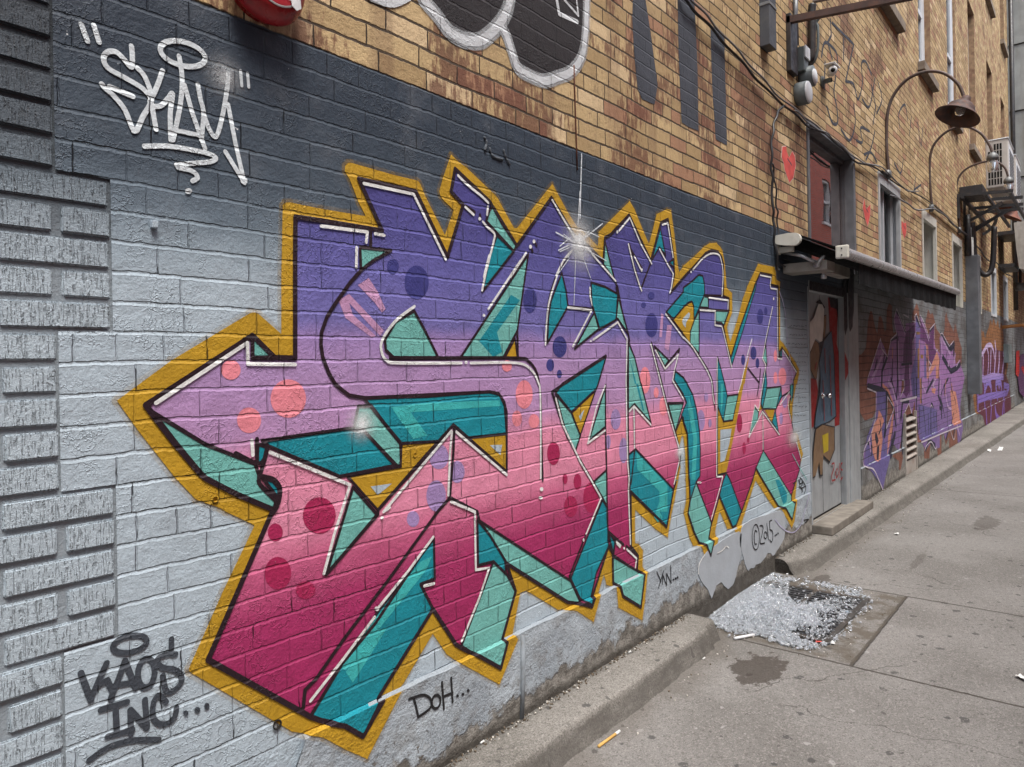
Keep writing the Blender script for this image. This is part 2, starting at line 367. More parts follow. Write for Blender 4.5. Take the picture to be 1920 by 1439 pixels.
    setin(t,b,'Base Color',c); setin(t,b,'Roughness',mr(t,up,0,1,.6,.88)); b.inputs['Specular IOR Level'].default_value = .28
    bump(t,b,nd(t,'ShaderNodeMix',{0:up,2:rl['Height'],3:hb}).outputs[0])
    return m
M_WALL = wall_material()
def plaster_material():
    m, t, b = newmat('base_plaster'); p_ = pos(t); s_ = nd(t,'ShaderNodeSeparateXYZ',{0:p_}); X, z = s_.outputs[0], s_.outputs[2]
    c = mix(t, mr(t,noise(t,p_,4,5,.6),.35,.65), (.30,.34,.38), (.40,.45,.495))
    far = mr(t,X,6.8,7.6)
    c = mix(t, ma(t,'MULTIPLY',mr(t,noise(t,p_,9,7,.72),.50,.62),.45), c, (.19,.185,.175))
    c = mix(t, far, c, mix(t, mr(t,noise(t,p_,3,6,.6),.42,.6), (.20,.20,.20),(.10,.095,.09)))
    c = mix(t, mr(t,z,ZB-.014,ZB-.006), c, (.27,.305,.335))  # lip colour darkened to offset the light on its upward face
    # worn, dirty foot of the wall
    lim = ma(t,'ADD',ma(t,'MULTIPLY',noise(t,p_,5.5,6,.65),.34),mr(t,X,1.2,4.6,.0,.085,False))
    worn = mr(t,ma(t,'SUBTRACT',lim,z),-.005,.025)
    wc = mix(t, mr(t,noise(t,p_,20,5,.65),.4,.6), (.135,.125,.11), (.27,.255,.23))
    c = mix(t, worn, c, wc)
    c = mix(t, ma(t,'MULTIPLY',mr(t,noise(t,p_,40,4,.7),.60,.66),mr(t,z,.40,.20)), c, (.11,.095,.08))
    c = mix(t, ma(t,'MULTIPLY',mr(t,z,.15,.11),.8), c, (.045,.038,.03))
    setin(t,b,'Base Color',c); b.inputs['Roughness'].default_value = .85
    h_ = ma(t,'ADD',ma(t,'MULTIPLY',noise(t,p_,16,8,.66),.014),ma(t,'MULTIPLY',noise(t,p_,120,3),.003))
    bump(t,b,ma(t,'SUBTRACT',ma(t,'MULTIPLY',h_,1.25),ma(t,'MULTIPLY',worn,.004)))
    return m
M_PLAST = plaster_material()
def concrete(name, ca, cb, spots=True, grain=.9, kerb=False):
    m, t, b = newmat(name); p_ = pos(t); s_ = nd(t,'ShaderNodeSeparateXYZ',{0:p_}); X, Y = s_.outputs[0], s_.outputs[1]
    c = mix(t, mr(t,noise(t,p_,1.3,6,.6),.35,.65), ca, cb)
    g_ = ma(t,'ADD',mr(t,noise(t,p_,190,3,.7),.3,.7,1-.34*grain,1+.30*grain),mr(t,noise(t,p_,35,4,.7),.3,.7,-.09,.09))
    c = mix(t,1.0,c,nd(t,'ShaderNodeCombineColor',{0:g_,1:g_,2:g_}).outputs[0],'MULTIPLY')
    c = mix(t, mr(t,noise(t,p_,75,2),.745,.765), c, (.30,.29,.27))
    c = mix(t, mr(t,noise(t,p_,110,2),.73,.76), c, (.07,.062,.055))
    if spots:
        for sc_, thr, col, seed in ((9,.80,(.050,.049,.048),0),(17,.90,(.065,.062,.058),3),(13,.955,(.30,.29,.28),7)):
            pv = nd(t,'ShaderNodeVectorMath',{0:p_,1:(seed*1.7,seed*.9,0)},operation='ADD').outputs[0]
            pv = nd(t,'ShaderNodeVectorMath',{0:pv,1:scl(t,nd(t,'ShaderNodeTexNoise',{'Scale':26.0,'Detail':2.0,'Vector':p_}).outputs[1],(.035,.035,0))},operation='ADD').outputs[0]
            pv = nd(t,'ShaderNodeSeparateXYZ',{0:pv}); pv = nd(t,'ShaderNodeCombineXYZ',{0:pv.outputs[0],1:pv.outputs[1]}).outputs[0]
            vo = nd(t,'ShaderNodeTexVoronoi',{'Vector':pv,'Scale':float(sc_)},voronoi_dimensions='2D')
            cc = nd(t,'ShaderNodeSeparateColor',{0:vo.outputs['Color']})
            rad = mr(t,cc.outputs[1],0,1,.06,.21,False)
            msk = ma(t,'MULTIPLY',ma(t,'GREATER_THAN',cc.outputs[0],thr),mr(t,ma(t,'SUBTRACT',rad,vo.outputs['Distance']),0,.04))
            c = mix(t, ma(t,'MULTIPLY',msk,.75), c, col)
    vc = nd(t,'ShaderNodeVectorMath',{0:p_,1:scl(t,nd(t,'ShaderNodeTexNoise',{'Scale':3.0,'Detail':5.0,'Vector':p_}).outputs[1],(.35,.35,0))},operation='ADD').outputs[0]
    vo = nd(t,'ShaderNodeTexVoronoi',{'Vector':vc,'Scale':.75},voronoi_dimensions='2D',feature='DISTANCE_TO_EDGE')
    crk = ma(t,'MULTIPLY',mr(t,vo.outputs['Distance'],.0035,.001),mr(t,noise(t,p_,.8,2),.50,.56))
    c = mix(t, ma(t,'MULTIPLY',crk,.7), c, (.05,.045,.04))
    ag = nd(t,'ShaderNodeTexVoronoi',{'Vector':p_,'Scale':150.0}); agc = nd(t,'ShaderNodeSeparateColor',{0:ag.outputs['Color']})
    c = mix(t, ma(t,'MULTIPLY',ma(t,'GREATER_THAN',agc.outputs[0],.90),.35), c, (.34,.32,.30))
    c = mix(t, ma(t,'MULTIPLY',ma(t,'LESS_THAN',agc.outputs[0],.12),.40), c, (.07,.062,.055))
    h_ = ma(t,'ADD',ma(t,'MULTIPLY',noise(t,p_,150,5,.7),.0022),ma(t,'MULTIPLY',noise(t,p_,12,5),.004))
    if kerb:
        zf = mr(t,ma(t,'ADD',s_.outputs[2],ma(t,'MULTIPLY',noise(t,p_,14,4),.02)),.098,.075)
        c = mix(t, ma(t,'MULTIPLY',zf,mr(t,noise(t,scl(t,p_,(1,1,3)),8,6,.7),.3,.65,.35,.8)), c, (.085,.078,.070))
    if not kerb:
        # sawn joints and the edges of the slab round the drain
        wb = ma(t,'MULTIPLY',ma(t,'SUBTRACT',noise(t,p_,14,3),.5),.018)
        def line(coord, at, lo=None, other=None, hi=None, wd=.006):
            l_ = mr(t,ma(t,'ABSOLUTE',ma(t,'SUBTRACT',ma(t,'ADD',coord,wb),at)),wd*1.6,wd*.5)
            if other is not None: l_ = ma(t,'MULTIPLY',l_,ma(t,'MULTIPLY',mr(t,other,lo,lo+.01),mr(t,other,hi,hi-.01)))
            return l_
        L = line(X,3.70,-3.6,Y,-.25); L = ma(t,'MAXIMUM',L,line(X,4.99,-3.6,Y,-.18)); L = ma(t,'MAXIMUM',L,line(Y,-.845,3.70,X,4.99,.008))
        L = ma(t,'MAXIMUM',L,line(X,9.2,-9,Y,-.3)); L = ma(t,'MAXIMUM',L,line(X,14.1,-9,Y,-.3)); L = ma(t,'MAXIMUM',L,line(Y,-3.55,-5,X,60)); L = ma(t,'MAXIMUM',L,line(X,-.3,-9,Y,-.2))
        sn_ = mr(t,ma(t,'ADD',noise(t,p_,30,3),mr(t,L,0,1,-.6,.0)),.0,.2)
        c = mix(t, ma(t,'MULTIPLY',L,.85), c, (.05,.042,.034)); h_ = ma(t,'SUBTRACT',h_,ma(t,'MULTIPLY',L,.008))
        inp = ma(t,'MULTIPLY',ma(t,'MULTIPLY',mr(t,X,3.70,3.75),mr(t,X,5.0,4.95)),mr(t,Y,-.86,-.83))
        c = mix(t, ma(t,'MULTIPLY',inp,mr(t,noise(t,p_,7,5,.7),.38,.6,.1,.8)), c, (.085,.070,.052))
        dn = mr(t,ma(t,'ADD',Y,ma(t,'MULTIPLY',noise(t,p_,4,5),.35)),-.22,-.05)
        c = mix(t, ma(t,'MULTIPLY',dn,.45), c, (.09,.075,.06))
        for wx, wy, rx, ry, am in ((3.40,-.50,.20,.125,.8),(5.05,-.33,.14,.05,.6),(7.6,-1.0,.35,.10,.45),(5.9,-.75,.30,.03,.35)):
            d_ = nd(t,'ShaderNodeVectorMath',{0:nd(t,'ShaderNodeCombineXYZ',{0:ma(t,'DIVIDE',ma(t,'SUBTRACT',X,wx),rx),1:ma(t,'DIVIDE',ma(t,'SUBTRACT',Y,wy),ry)}).outputs[0]},operation='LENGTH').outputs[1]
            d_ = ma(t,'ADD',d_,ma(t,'MULTIPLY',ma(t,'SUBTRACT',noise(t,p_,13,6,.65),.5),1.9))
            c = mix(t, ma(t,'MULTIPLY',mr(t,d_,1.0,.86),am), c, (.045,.036,.029))
    setin(t,b,'Base Color',c); b.inputs['Roughness'].default_value = .88; b.inputs['Specular IOR Level'].default_value = .2; bump(t,b,h_)
    return m
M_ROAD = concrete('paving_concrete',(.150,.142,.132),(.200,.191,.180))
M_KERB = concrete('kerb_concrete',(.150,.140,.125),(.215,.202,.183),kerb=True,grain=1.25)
M_SOLID = simple('dark_gap', (.02,.018,.016), .95)
# ================================================================ ground
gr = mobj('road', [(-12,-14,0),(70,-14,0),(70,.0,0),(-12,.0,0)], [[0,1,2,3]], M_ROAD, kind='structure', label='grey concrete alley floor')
def kerb(name, xs, prof_of, label):
    mb = MB(); n = None
    for x_ in xs:
        pr = prof_of(x_); n = len(pr); mb.v += [(x_+dx, y_, z_) for (dx,y_,z_) in pr]
    for i in range(len(xs)-1):
        for k in range(n-1): a_ = i*n+k; mb.f.append([a_, a_+1, a_+n+1, a_+n])
    mb.f.append(list(range(n))); mb.f.append([ (len(xs)-1)*n+k for k in range(n)][::-1])
    o = mb.build(name, M_KERB, None, True, kind='structure', label=label)
    return o
kr = random.Random(4)
def jit(x_, s_=.0035): return s_*(math.sin(x_*7.3)+.6*math.sin(x_*19.1+1)+.5*math.sin(x_*41+2)+.4*math.sin(x_*97+2)+kr.uniform(-.5,.5))
def kprof(off, r=.045):
    def f_(x_):
        o_ = off(x_); j_ = jit(x_); out = [(0,-.004,-.02),(0,-.004,.098+j_*.4),(0,-.06,.101+j_*.5)]
        for k in range(7):
            a_ = k/6*math.pi/2*.92; out.append((0,-(o_-.03-r)-r*math.sin(a_)-j_, .10-r+r*math.cos(a_)+j_*.4))
        out.append((0,-(o_+.012)-j_,-.02)); return out
    return f_
xs = [-1+i*.025 for i in range(0,190)]
endx = [x_ for x_ in xs if x_ < 3.56]
def near_off(x_): return .235 + .004*math.sin(x_*3) - (.03 if x_>3.52 else 0)
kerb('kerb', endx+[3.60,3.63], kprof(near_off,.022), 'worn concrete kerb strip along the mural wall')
def far_off(x_): return (.22+ (x_-5.0)*.022 if x_>5 else .22) - max(0,(5.22-x_))*.35
fx = [5.02,5.06,5.1,5.16]+[5.22+i*.08 for i in range(60)]+[10.1+i*.4 for i in range(60)]+[40]
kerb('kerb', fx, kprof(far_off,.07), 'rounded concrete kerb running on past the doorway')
# ================================================================ the brick building
BLD = thing('brick_building','long buff brick building with a slate grey painted lower wall along the alley','building',(0,0,0))
XE = 23.3; ZT = 13.0
H0 = ZA
def rowz(k): return ZA-k*H         # top of course k counted down from the paint edge
# openings: (name, px left, px right, z bottom, z top, depth)
def X_(px,py): return wl(px,py)[0]
OP = {}
OP['door'] = (5.93,6.90,.17,2.06)
OP['trans'] = (5.98,7.39,2.30,3.42)
OP['w2'] = (X_(1647,400),X_(1687,430),2.36,3.47)
OP['w3'] = (X_(1729,450),X_(1755,470),2.34,3.45)
OP['w4'] = (X_(1785,480),X_(1803,500),2.32,3.45)
OP['w5'] = (X_(1825,520),X_(1839,540),2.32,3.45)
OP['w6'] = (X_(1857.5,540),X_(1867.5,550),2.36,3.45)
OP['w7'] = (X_(1881,560),X_(1889,560),2.36,3.45)
OP['vent'] = (9.42,10.02,.10,.83)
def up(pl, pr, pyb): return (X_(pl,pyb-20), X_(pr,pyb))
ux = []
OP['u1'] = (X_(1640,5),X_(1680,40),5.46,7.6)
OP['u2'] = (X_(1723,120),X_(1746,150),5.40,7.6)
OP['u3'] = (X_(1777,180),X_(1793,190),5.36,7.9)
OP['u4'] = (X_(1817,200),X_(1829,200),5.40,8.15)
OP['u5'] = (X_(1851,220),X_(1861,220),5.40,7.9)
OP['u6'] = (X_(1877,250),X_(1884,250),5.40,7.9)
for i_,(a_,b_) in enumerate(((1848.5,1858),(1875,1882))):
    OP['t%d'%i_] = (X_(a_,30),X_(b_,30),9.3 if i_==0 else 9.35,11.4)
OP['t2'] = (X_(1817,30),X_(1828,30),9.9,12)
OP['t3'] = (X_(1777,30),X_(1790,30),9.9,12)
holes = list(OP.values())
PIER = []; # rows (py centre at x=60, kind)
PR = [(33,'F'),(93,'H'),(153,'F'),(218,'H'),(277,'F'),(347,'L'),(403,'T'),(457,'L'),(523,'T'),(585,'L'),(650,'F'),(712,'H'),(771,'F'),(830,'H'),(892,'F'),(943,'L'),(1015,'T'),(1080,'L'),(1135,'T'),(1190,'L'),(1260,'F'),(1318,'H'),(1382,'F'),(1427,'H')]
XS, XL = .580, .695
rows = {}
for py, kd in PR:
    zc = wl(60,py)[1]; k_ = math.floor((ZA-zc)/H); 
    while k_ in rows: k_ += 1
    rows[k_] = kd
lo_, hi_ = min(rows), max(rows)
alt = 'H'
for k_ in range(-60, 34):
    if k_ not in rows:
        rows[k_] = ('F','H')[k_%2] if (k_<lo_ or k_>hi_) else 'F'
for k_ in (-1,-2): rows[k_] = 'T'
for k_ in range(-60,-2): rows[k_] = ('T','L')[k_%2] if (k_//6)%2 else ('F','H')[k_%2]
for k_,kd in rows.items():
    if kd in 'LT': holes.append((XS,XL,rowz(k_)-H,rowz(k_)))
def grid_wall(name, x0, x1, z0, z1, holes, y, mat, parent, extra_z=(), led=True):
    xsn = sorted({x0,x1}|{round(h_[i],5) for h_ in holes for i in (0,1) if x0<h_[i]<x1})
    zsn = sorted({z0,z1}|{round(h_[i],5) for h_ in holes for i in (2,3) if z0<h_[i]<z1}|set(extra_z))
    bm = bmesh.new(); vg = {}
    def gv(x_,z_):
        k_=(x_,z_)
        if k_ not in vg: vg[k_] = bm.verts.new((x_, y+(ledge(z_) if led else 0), z_))
        return vg[k_]
    for i in range(len(xsn)-1):
        for j_ in range(len(zsn)-1):
            mx, mz = (xsn[i]+xsn[i+1])/2, (zsn[j_]+zsn[j_+1])/2
            if any(h_[0]<mx<h_[1] and h_[2]<mz<h_[3] for h_ in holes): continue
            bm.faces.new([gv(xsn[i],zsn[j_]),gv(xsn[i+1],zsn[j_]),gv(xsn[i+1],zsn[j_+1]),gv(xsn[i],zsn[j_+1])])
    return bmo(name, bm, mat, parent)
grid_wall('brick_wall', XS, XE, 0, ZT, holes, 0, M_WALL, BLD, led=False)
# textured pier at the left
def pier_material(paintz=True):
    m, t, b = newmat('pier_brick'); p_ = pos(t); s_ = nd(t,'ShaderNodeSeparateXYZ',{0:p_}); z = s_.outputs[2]
    zn = ma(t,'ADD',z,ma(t,'MULTIPLY',ma(t,'SUBTRACT',noise(t,p_,6,4),.5),.10))
    pc = ramp(t, mr(t,zn,1.4,2.3,0,1,False), [(0,(.46,.54,.60)),(.34,(.44,.52,.58)),(.48,(.30,.36,.41)),(.60,(.15,.19,.225)),(.72,(.07,.09,.112)),(1,(.030,.041,.056))])
    pc = mix(t, ma(t,'MULTIPLY',mr(t,noise(t,p_,50,3,.7),.66,.70),mr(t,z,.9,.5)), pc, (.17,.10,.09))
    # scratched, drag-textured face: short vertical scores plus a sandy rasp
    sc1 = noise(t,scl(t,p_,(1,1,.09)),330,2,.5)
    gate = mr(t,noise(t,scl(t,p_,(1,1,1)),85,3,.6),.36,.52)
    score = ma(t,'MULTIPLY',mr(t,sc1,.55,.61),gate)
    gr_ = ma(t,'MULTIPLY',noise(t,p_,150,5,.75),.0046)
    h_ = ma(t,'ADD',ma(t,'SUBTRACT',gr_,ma(t,'MULTIPLY',score,.0045)),ma(t,'MULTIPLY',noise(t,p_,30,3),.003))
    pc = mix(t, ma(t,'MULTIPLY',score,.35), pc, (.045,.047,.05))
    setin(t,b,'Base Color',pc); b.inputs['Roughness'].default_value = .6; bump(t,b,h_)
    return m
M_PIER = pier_material()
m_, t_, b_ = newmat('pier_mortar'); p_ = pos(t_)
z_ = nd(t_,'ShaderNodeSeparateXYZ',{0:p_}).outputs[2]
setin(t_,b_,'Base Color',ramp(t_, mr(t_,z_,1.4,2.3,0,1,False), [(0,(.27,.31,.345)),(.36,(.24,.28,.315)),(.55,(.09,.11,.13)),(1,(.018,.024,.032))]))
b_.inputs['Roughness'].default_value=.8; bump(t_,b_,ma(t_,'MULTIPLY',noise(t_,p_,90,5,.7),.003)); M_PMORT = m_
mobj('mortar_backing', [(-3,.004,0),(XL+.02,.004,0),(XL+.02,.004,ZT),(-3,.004,ZT)], [[0,1,2,3]], M_PMORT, BLD)
pb = MB(); rnd = random.Random(3)
def pbrick(x0, x1, zt, zb):
    bm = bmesh.new(); bmesh.ops.create_cube(bm, size=1)
    for v in bm.verts: v.co = Vector(((x0+x1)/2+v.co.x*(x1-x0),.0145+v.co.y*.034,(zt+zb)/2+v.co.z*(zt-zb)))
    bmesh.ops.bevel(bm, geom=bm.edges[:], offset=.0036, segments=2, affect='EDGES')
    for v in bm.verts:
        v.co.x += rnd.uniform(-.0009,.0009); v.co.z += rnd.uniform(-.0009,.0009); v.co.y += rnd.uniform(-.0006,.0006)
    dy = rnd.uniform(-.002,.002)
    for v in bm.verts: v.co.y += dy
    pb.addbm(bm)
G_ = .0074
for k_ in range(-25, 34):
    kd = rows[k_]; zt = rowz(k_)-G_; zb = rowz(k_)-H+G_*.8
    if k_*H > ZA-.02: continue
    ends = {'F':[XS-.004],'H':[XS-.004],'L':[XL-.006],'T':[XL-.004]}[kd]
    x1 = ends[0]; first = {'F':.232,'H':.104,'L':.222,'T':.103}[kd]
    lens = [first]+[.215]*15; 
    for i_,L_ in enumerate(lens):
        x0 = x1-L_; pbrick(x0+.001, x1-.001, zt+rnd.uniform(-.001,.001), zb+rnd.uniform(-.001,.001)); x1 = x0-.017
pb.build('brick_pier', M_PIER, BLD, False)
# plaster base
mb = MB()
def plinth(x0, x1, slant=0, z0=.0):
    n = max(1,int((x1-x0)/.08)); cols = []
    for i in range(n+1):
        x_ = x0+(x1-x0)*i/n; w_ = .003*math.sin(x_*9)+.002*math.sin(x_*31)+.0012*math.sin(x_*71)
        xs_ = -slant*max(0,1-(x_-x0)/.3)
        b = len(mb.v); mb.v += [(x_,.002,ZB+w_*.4),(x_,-.004,ZB-.001+w_*.4),(x_,-.0165,ZB-.008+w_),(x_+xs_*.5,-.0165,.24),(x_+xs_,-.0165,z0)]; cols.append(b)
    for i in range(n):
        for k in range(4): a_, b = cols[i]+k, cols[i+1]+k; mb.f.append([a_,b,b+1,a_+1])
    a_ = cols[0]; mb.v += [(x0,.002,z0)]; mb.f.append([a_,a_+1,a_+2,a_+3,a_+4,len(mb.v)-1])
    mb.quad((x1,.002,ZB),(x1,-.0165,ZB-.012),(x1,-.0165,z0),(x1,.002,z0))
plinth(1.19,5.86,.20)
mb.build('plinth', M_PLAST, BLD)
mb = MB(); plinth(7.42,9.40); mb.build('plinth', M_PLAST, BLD)
mb = MB(); plinth(10.04,XE); mb.build('plinth', M_PLAST, BLD)
# ---- window and door surrounds
M_GREYM = simple('grey_surround', (.42,.43,.44), .55, var=.06, dirt=(.17,.15,.13), dirt_amt=.35, dirt_scale=6, streak=True)
M_WHITEF = simple('pale_frame', (.60,.63,.66), .5, var=.05, dirt=(.25,.23,.21), dirt_amt=.3, dirt_scale=7, streak=True)
M_CREAM = simple('cream_board', (.52,.51,.46), .7, var=.05, dirt=(.30,.27,.22), dirt_amt=.3, dirt_scale=3, streak=True)
M_DKFR = simple('dark_frame', (.10,.105,.115), .5, var=.15, dirt=(.2,.19,.18), dirt_amt=.5, dirt_scale=8, streak=True)
M_SILL = simple('stone_sill', (.25,.21,.17), .9, var=.15, bmp=.003, bscale=30, dirt=(.09,.07,.06), dirt_amt=.5)
M_REDBR = simple('reveal_brick', (.30,.20,.12), .9, var=.2, bmp=.003, bscale=30, dirt=(.15,.06,.05), dirt_amt=.6, dirt_scale=9)
m, t, b = newmat('window_glass'); b.inputs['Base Color'].default_value = (.015,.016,.018,1); b.inputs['Roughness'].default_value = .04; b.inputs['IOR'].default_value = 3.0
p_ = pos(t); setin(t,b,'Roughness',mr(t,noise(t,p_,9,5,.7),.5,.75,.03,.3)); bump(t,b,ma(t,'MULTIPLY',noise(t,p_,2.2,2),.004)); M_GLASS = m
m, t, b = newmat('coated_glass'); b.inputs['Metallic'].default_value = 1; b.inputs['Base Color'].default_value = (.85,.74,.72,1); p_ = pos(t)
setin(t,b,'Roughness',mr(t,noise(t,p_,5,5,.7),.45,.75,.01,.05)); bump(t,b,ma(t,'MULTIPLY',noise(t,p_,1.6,2),.0012)); M_MIRR = m
def window(key, mats, depth=.12, fw=.06, mull=True, sill=None, proud=.012, board=False, sillcol=None, muntin=None, arch=False):
    x0,x1,z0,z1 = OP[key]; fm, rm = mats
    wn = MB(); wn.box(x0+.001,x1-.001,depth+.05,depth+.08,z0+.001,z1-.001)
    W_ = wn.build('window', M_SOLID, BLD)
    mb = MB()   # reveal lining
    e = .002
    mb.quad((x0+e,0,z0),(x0+e,depth+.05,z0),(x0+e,depth+.05,z1),(x0+e,0,z1)); mb.quad((x1-e,0,z0),(x1-e,depth+.05,z0),(x1-e,depth+.05,z1),(x1-e,0,z1))
    mb.quad((x0,0,z1-e),(x1,0,z1-e),(x1,depth+.05,z1-e),(x0,depth+.05,z1-e)); mb.quad((x0,0,z0+e),(x1,0,z0+e),(x1,depth+.05,z0+e),(x0,depth+.05,z0+e))
    mb.build('reveal', rm, W_)
    if proud:
        mb = MB(); q_ = .045
        mb.box(x0-.01,x0+q_,-proud,.03,z0,z1+.02); mb.box(x1-q_,x1+.01,-proud,.03,z0,z1+.02); mb.box(x0+q_,x1-q_,-proud,.03,z1-q_*2.2,z1+.02)
        if key in ('w5','w6','w7'): mb.box(x0+q_,x1-q_,-proud,.03,z0,z0+q_)
        mb.build('surround', rm, W_)
    fr = MB(); y0,y1 = depth,depth+.045
    fr.box(x0+.003,x0+fw,y0,y1,z0+.003,z1-.003); fr.box(x1-fw,x1-.003,y0,y1,z0+.003,z1-.003)
    fr.box(x0+fw,x1-fw,y0,y1,z1-fw,z1-.003); fr.box(x0+fw,x1-fw,y0,y1,z0+.003,z0+fw)
    if mull:
        xm = (x0+x1)/2; fr.box(xm-.022,xm+.022,y0-.01,y1,z0+fw,z1-fw)
    if muntin:
        for zf in muntin: zz_ = z0+(z1-z0)*zf; fr.box(x0+fw,x1-fw,y0-.012,y1-.002,zz_-.03,zz_+.03)
    fr.build('frame', fm, W_)
    pn = MB(); pn.box(x0+fw-.005,x1-fw+.005,depth+.02,depth+.03,z0+fw-.005,z1-fw+.005); pn.build('pane', M_MIRR if key=='trans' else M_GLASS, W_)
    if sill:
        sm = MB(); sm.box(x0-.09,x1+.09,-.085,.06,z0-.115,z0-.002,.006); sm.build('sill', M_SILL, W_)
    return W_
window('trans',(M_DKFR,M_DKFR),.075,.05,False,proud=0)
window('w2',(M_WHITEF,M_GREYM),.07,.05,True)
for k_ in ('w3','w4','w5'): window(k_,(M_WHITEF,M_CREAM),.30,.05,False,board=False)
for k_ in ('w6','w7'): window(k_,(M_WHITEF,M_WHITEF),.10,.06,True)
window('u1',(M_GREYM,M_REDBR),.09,.14,False,sill=True,proud=0,muntin=(.45,))
window('u2',(M_WHITEF,M_REDBR),.075,.24,False,sill=True,proud=0,muntin=(.4,))
window('u3',(M_WHITEF,M_REDBR),.035,.26,False,sill=True,proud=0,muntin=(.4,))
for k_ in ('u4','u5','u6'): window(k_,(M_GREYM,M_REDBR),.10,.16,False,sill=True,proud=0,muntin=(.5,))
for k_ in ('t0','t1','t2','t3'): window(k_,(M_WHITEF,M_REDBR),.12,.08,False,sill=True,proud=0)
# metal surround round the doorway light: grey posts
mb = MB(); mb.box(7.33,7.40,-.010,.074,2.30,3.40,.003); mb.box(5.95,6.00,-.012,.074,2.30,3.44,.003); mb.box(6.0,7.40,-.012,.074,3.40,3.44,.003)
mb.build('door_surround', M_DKFR, BLD)
# ---- louvre vent
mb = MB(); x0,x1,z0,z1 = OP['vent']
VN = mb.box(x0+.002,x1-.002,.14,.16,z0+.002,z1-.002).build('louvre_vent', M_SOLID, BLD)
M_CONC = simple('pale_metal_slats', (.36,.33,.30), .8, var=.15, dirt=(.16,.09,.07), dirt_amt=.5, dirt_scale=6)
mb = MB(); mb.box(x0-.035,x0,-.03,.02,z0-.02,z1,.004); mb.box(x1,x1+.035,-.03,.02,z0-.02,z1,.004)
mb.box(x0,x1,-.02,.02,z0-.03,z0+.16,.004)
mb.build('frame', M_CONC, VN)
mb = MB()
for i_ in range(6):
    zz_ = z0+.20+i_*.088
    mb.v += [(x0+.003,-.035,zz_),(x1-.003,-.035,zz_),(x1-.003,.11,zz_+.075),(x0+.003,.11,zz_+.075),(x0+.003,-.035,zz_-.012),(x1-.003,-.035,zz_-.012),(x1-.003,.11,zz_+.063),(x0+.003,.11,zz_+.063)]
    b = len(mb.v)-8; mb.f += [[b,b+1,b+2,b+3],[b+4,b+7,b+6,b+5],[b,b+4,b+5,b+1],[b+1,b+5,b+6,b+2],[b+3,b+2,b+6,b+7],[b,b+3,b+7,b+4]]
mb.build('slats', M_CONC, VN)
# ---- roof slab, side and back so that the building is solid
mb = MB(); mb.box(-3,XE,.45,9,0,ZT-.02); mb.build('interior_block', simple('plain_masonry',(.25,.2,.15),.9), BLD)
mb = MB(); mb.box(-3,XE,-.06,9.1,ZT,ZT+.25,.01); mb.build('parapet', M_SILL, BLD)
# ================================================================ neighbouring buildings
M_GCON = simple('stained_concrete', (.34,.345,.33), .85, var=.12, scale=3, bmp=.004, bscale=20, dirt=(.17,.15,.11), dirt_amt=.6, dirt_scale=2.2, streak=True)
NB = thing('concrete_building','grey stained concrete building standing out at the far end of the alley','building',(XE,0,0))
mb = MB(); mb.box(XE+.35,XE+9,-1.6,6,4.75,ZT); mb.build('upper_wall', M_GCON, NB)
mb = MB()
for z in (6.3,8.1,9.9,11.6): mb.box(XE+.33,XE+.37,-1.61,0,z,z+.03)
mb.build('joint_lines', M_SOLID, NB)
mb = MB(); mb.box(XE+.02,XE+9,.02,6,0,4.74); mb.build('lower_wall', M_WALL, NB)
m, t, b = newmat('red_brick_wall'); p_ = pos(t)
bt = nd(t,'ShaderNodeTexBrick',{'Vector':nd(t,'ShaderNodeCombineXYZ',{0:nd(t,'ShaderNodeSeparateXYZ',{0:p_}).outputs[0],1:nd(t,'ShaderNodeSeparateXYZ',{0:p_}).outputs[2]}).outputs[0],'Color1':(.50,.11,.075,1),'Color2':(.38,.085,.06,1),'Mortar':(.25,.2,.17,1),'Scale':1.0,'Mortar Size':.008,'Brick Width':.22,'Row Height':.072})
t.links.new(bt.outputs[0], b.inputs['Base Color']); b.inputs['Roughness'].default_value=.9; M_RED = m
OB = thing('red_brick_building','red brick building across the alley, mirrored in the window over the door','building',(5,-6.2,0))
wins = [(x_, x_+1.0, z_, z_+1.7) for x_ in (-7,-4,-1,2,5,8,11,14,17,20,23,26,29) for z_ in (1.2,4.0,6.8)]
grid_wall('brick_wall', -14, 50, 0, 9.4, wins, -6.2, M_RED, OB, led=False)
mb = MB(); mb.box(-14,50,-9.5,-6.45,0,9.4); mb.build('interior_block', simple('dark_interior',(.05,.05,.05),.9), OB)
for x0,x1,z0,z1 in wins:
    mb = MB(); mb.box(x0,x1,-6.36,-6.34,z0,z1); W_ = mb.build('window', M_GLASS, OB)
    mb = MB(); mb.box(x0,x0+.08,-6.34,-6.26,z0,z1); mb.box(x1-.08,x1,-6.34,-6.26,z0,z1); mb.box(x0+.08,x1-.08,-6.34,-6.26,z1-.08,z1); mb.box(x0+.08,x1-.08,-6.34,-6.26,(z0+z1)/2-.04,(z0+z1)/2+.04); mb.box(x0-.1,x1+.1,-6.34,-6.12,z0-.1,z0)
    mb.build('frame', M_WHITEF, W_)
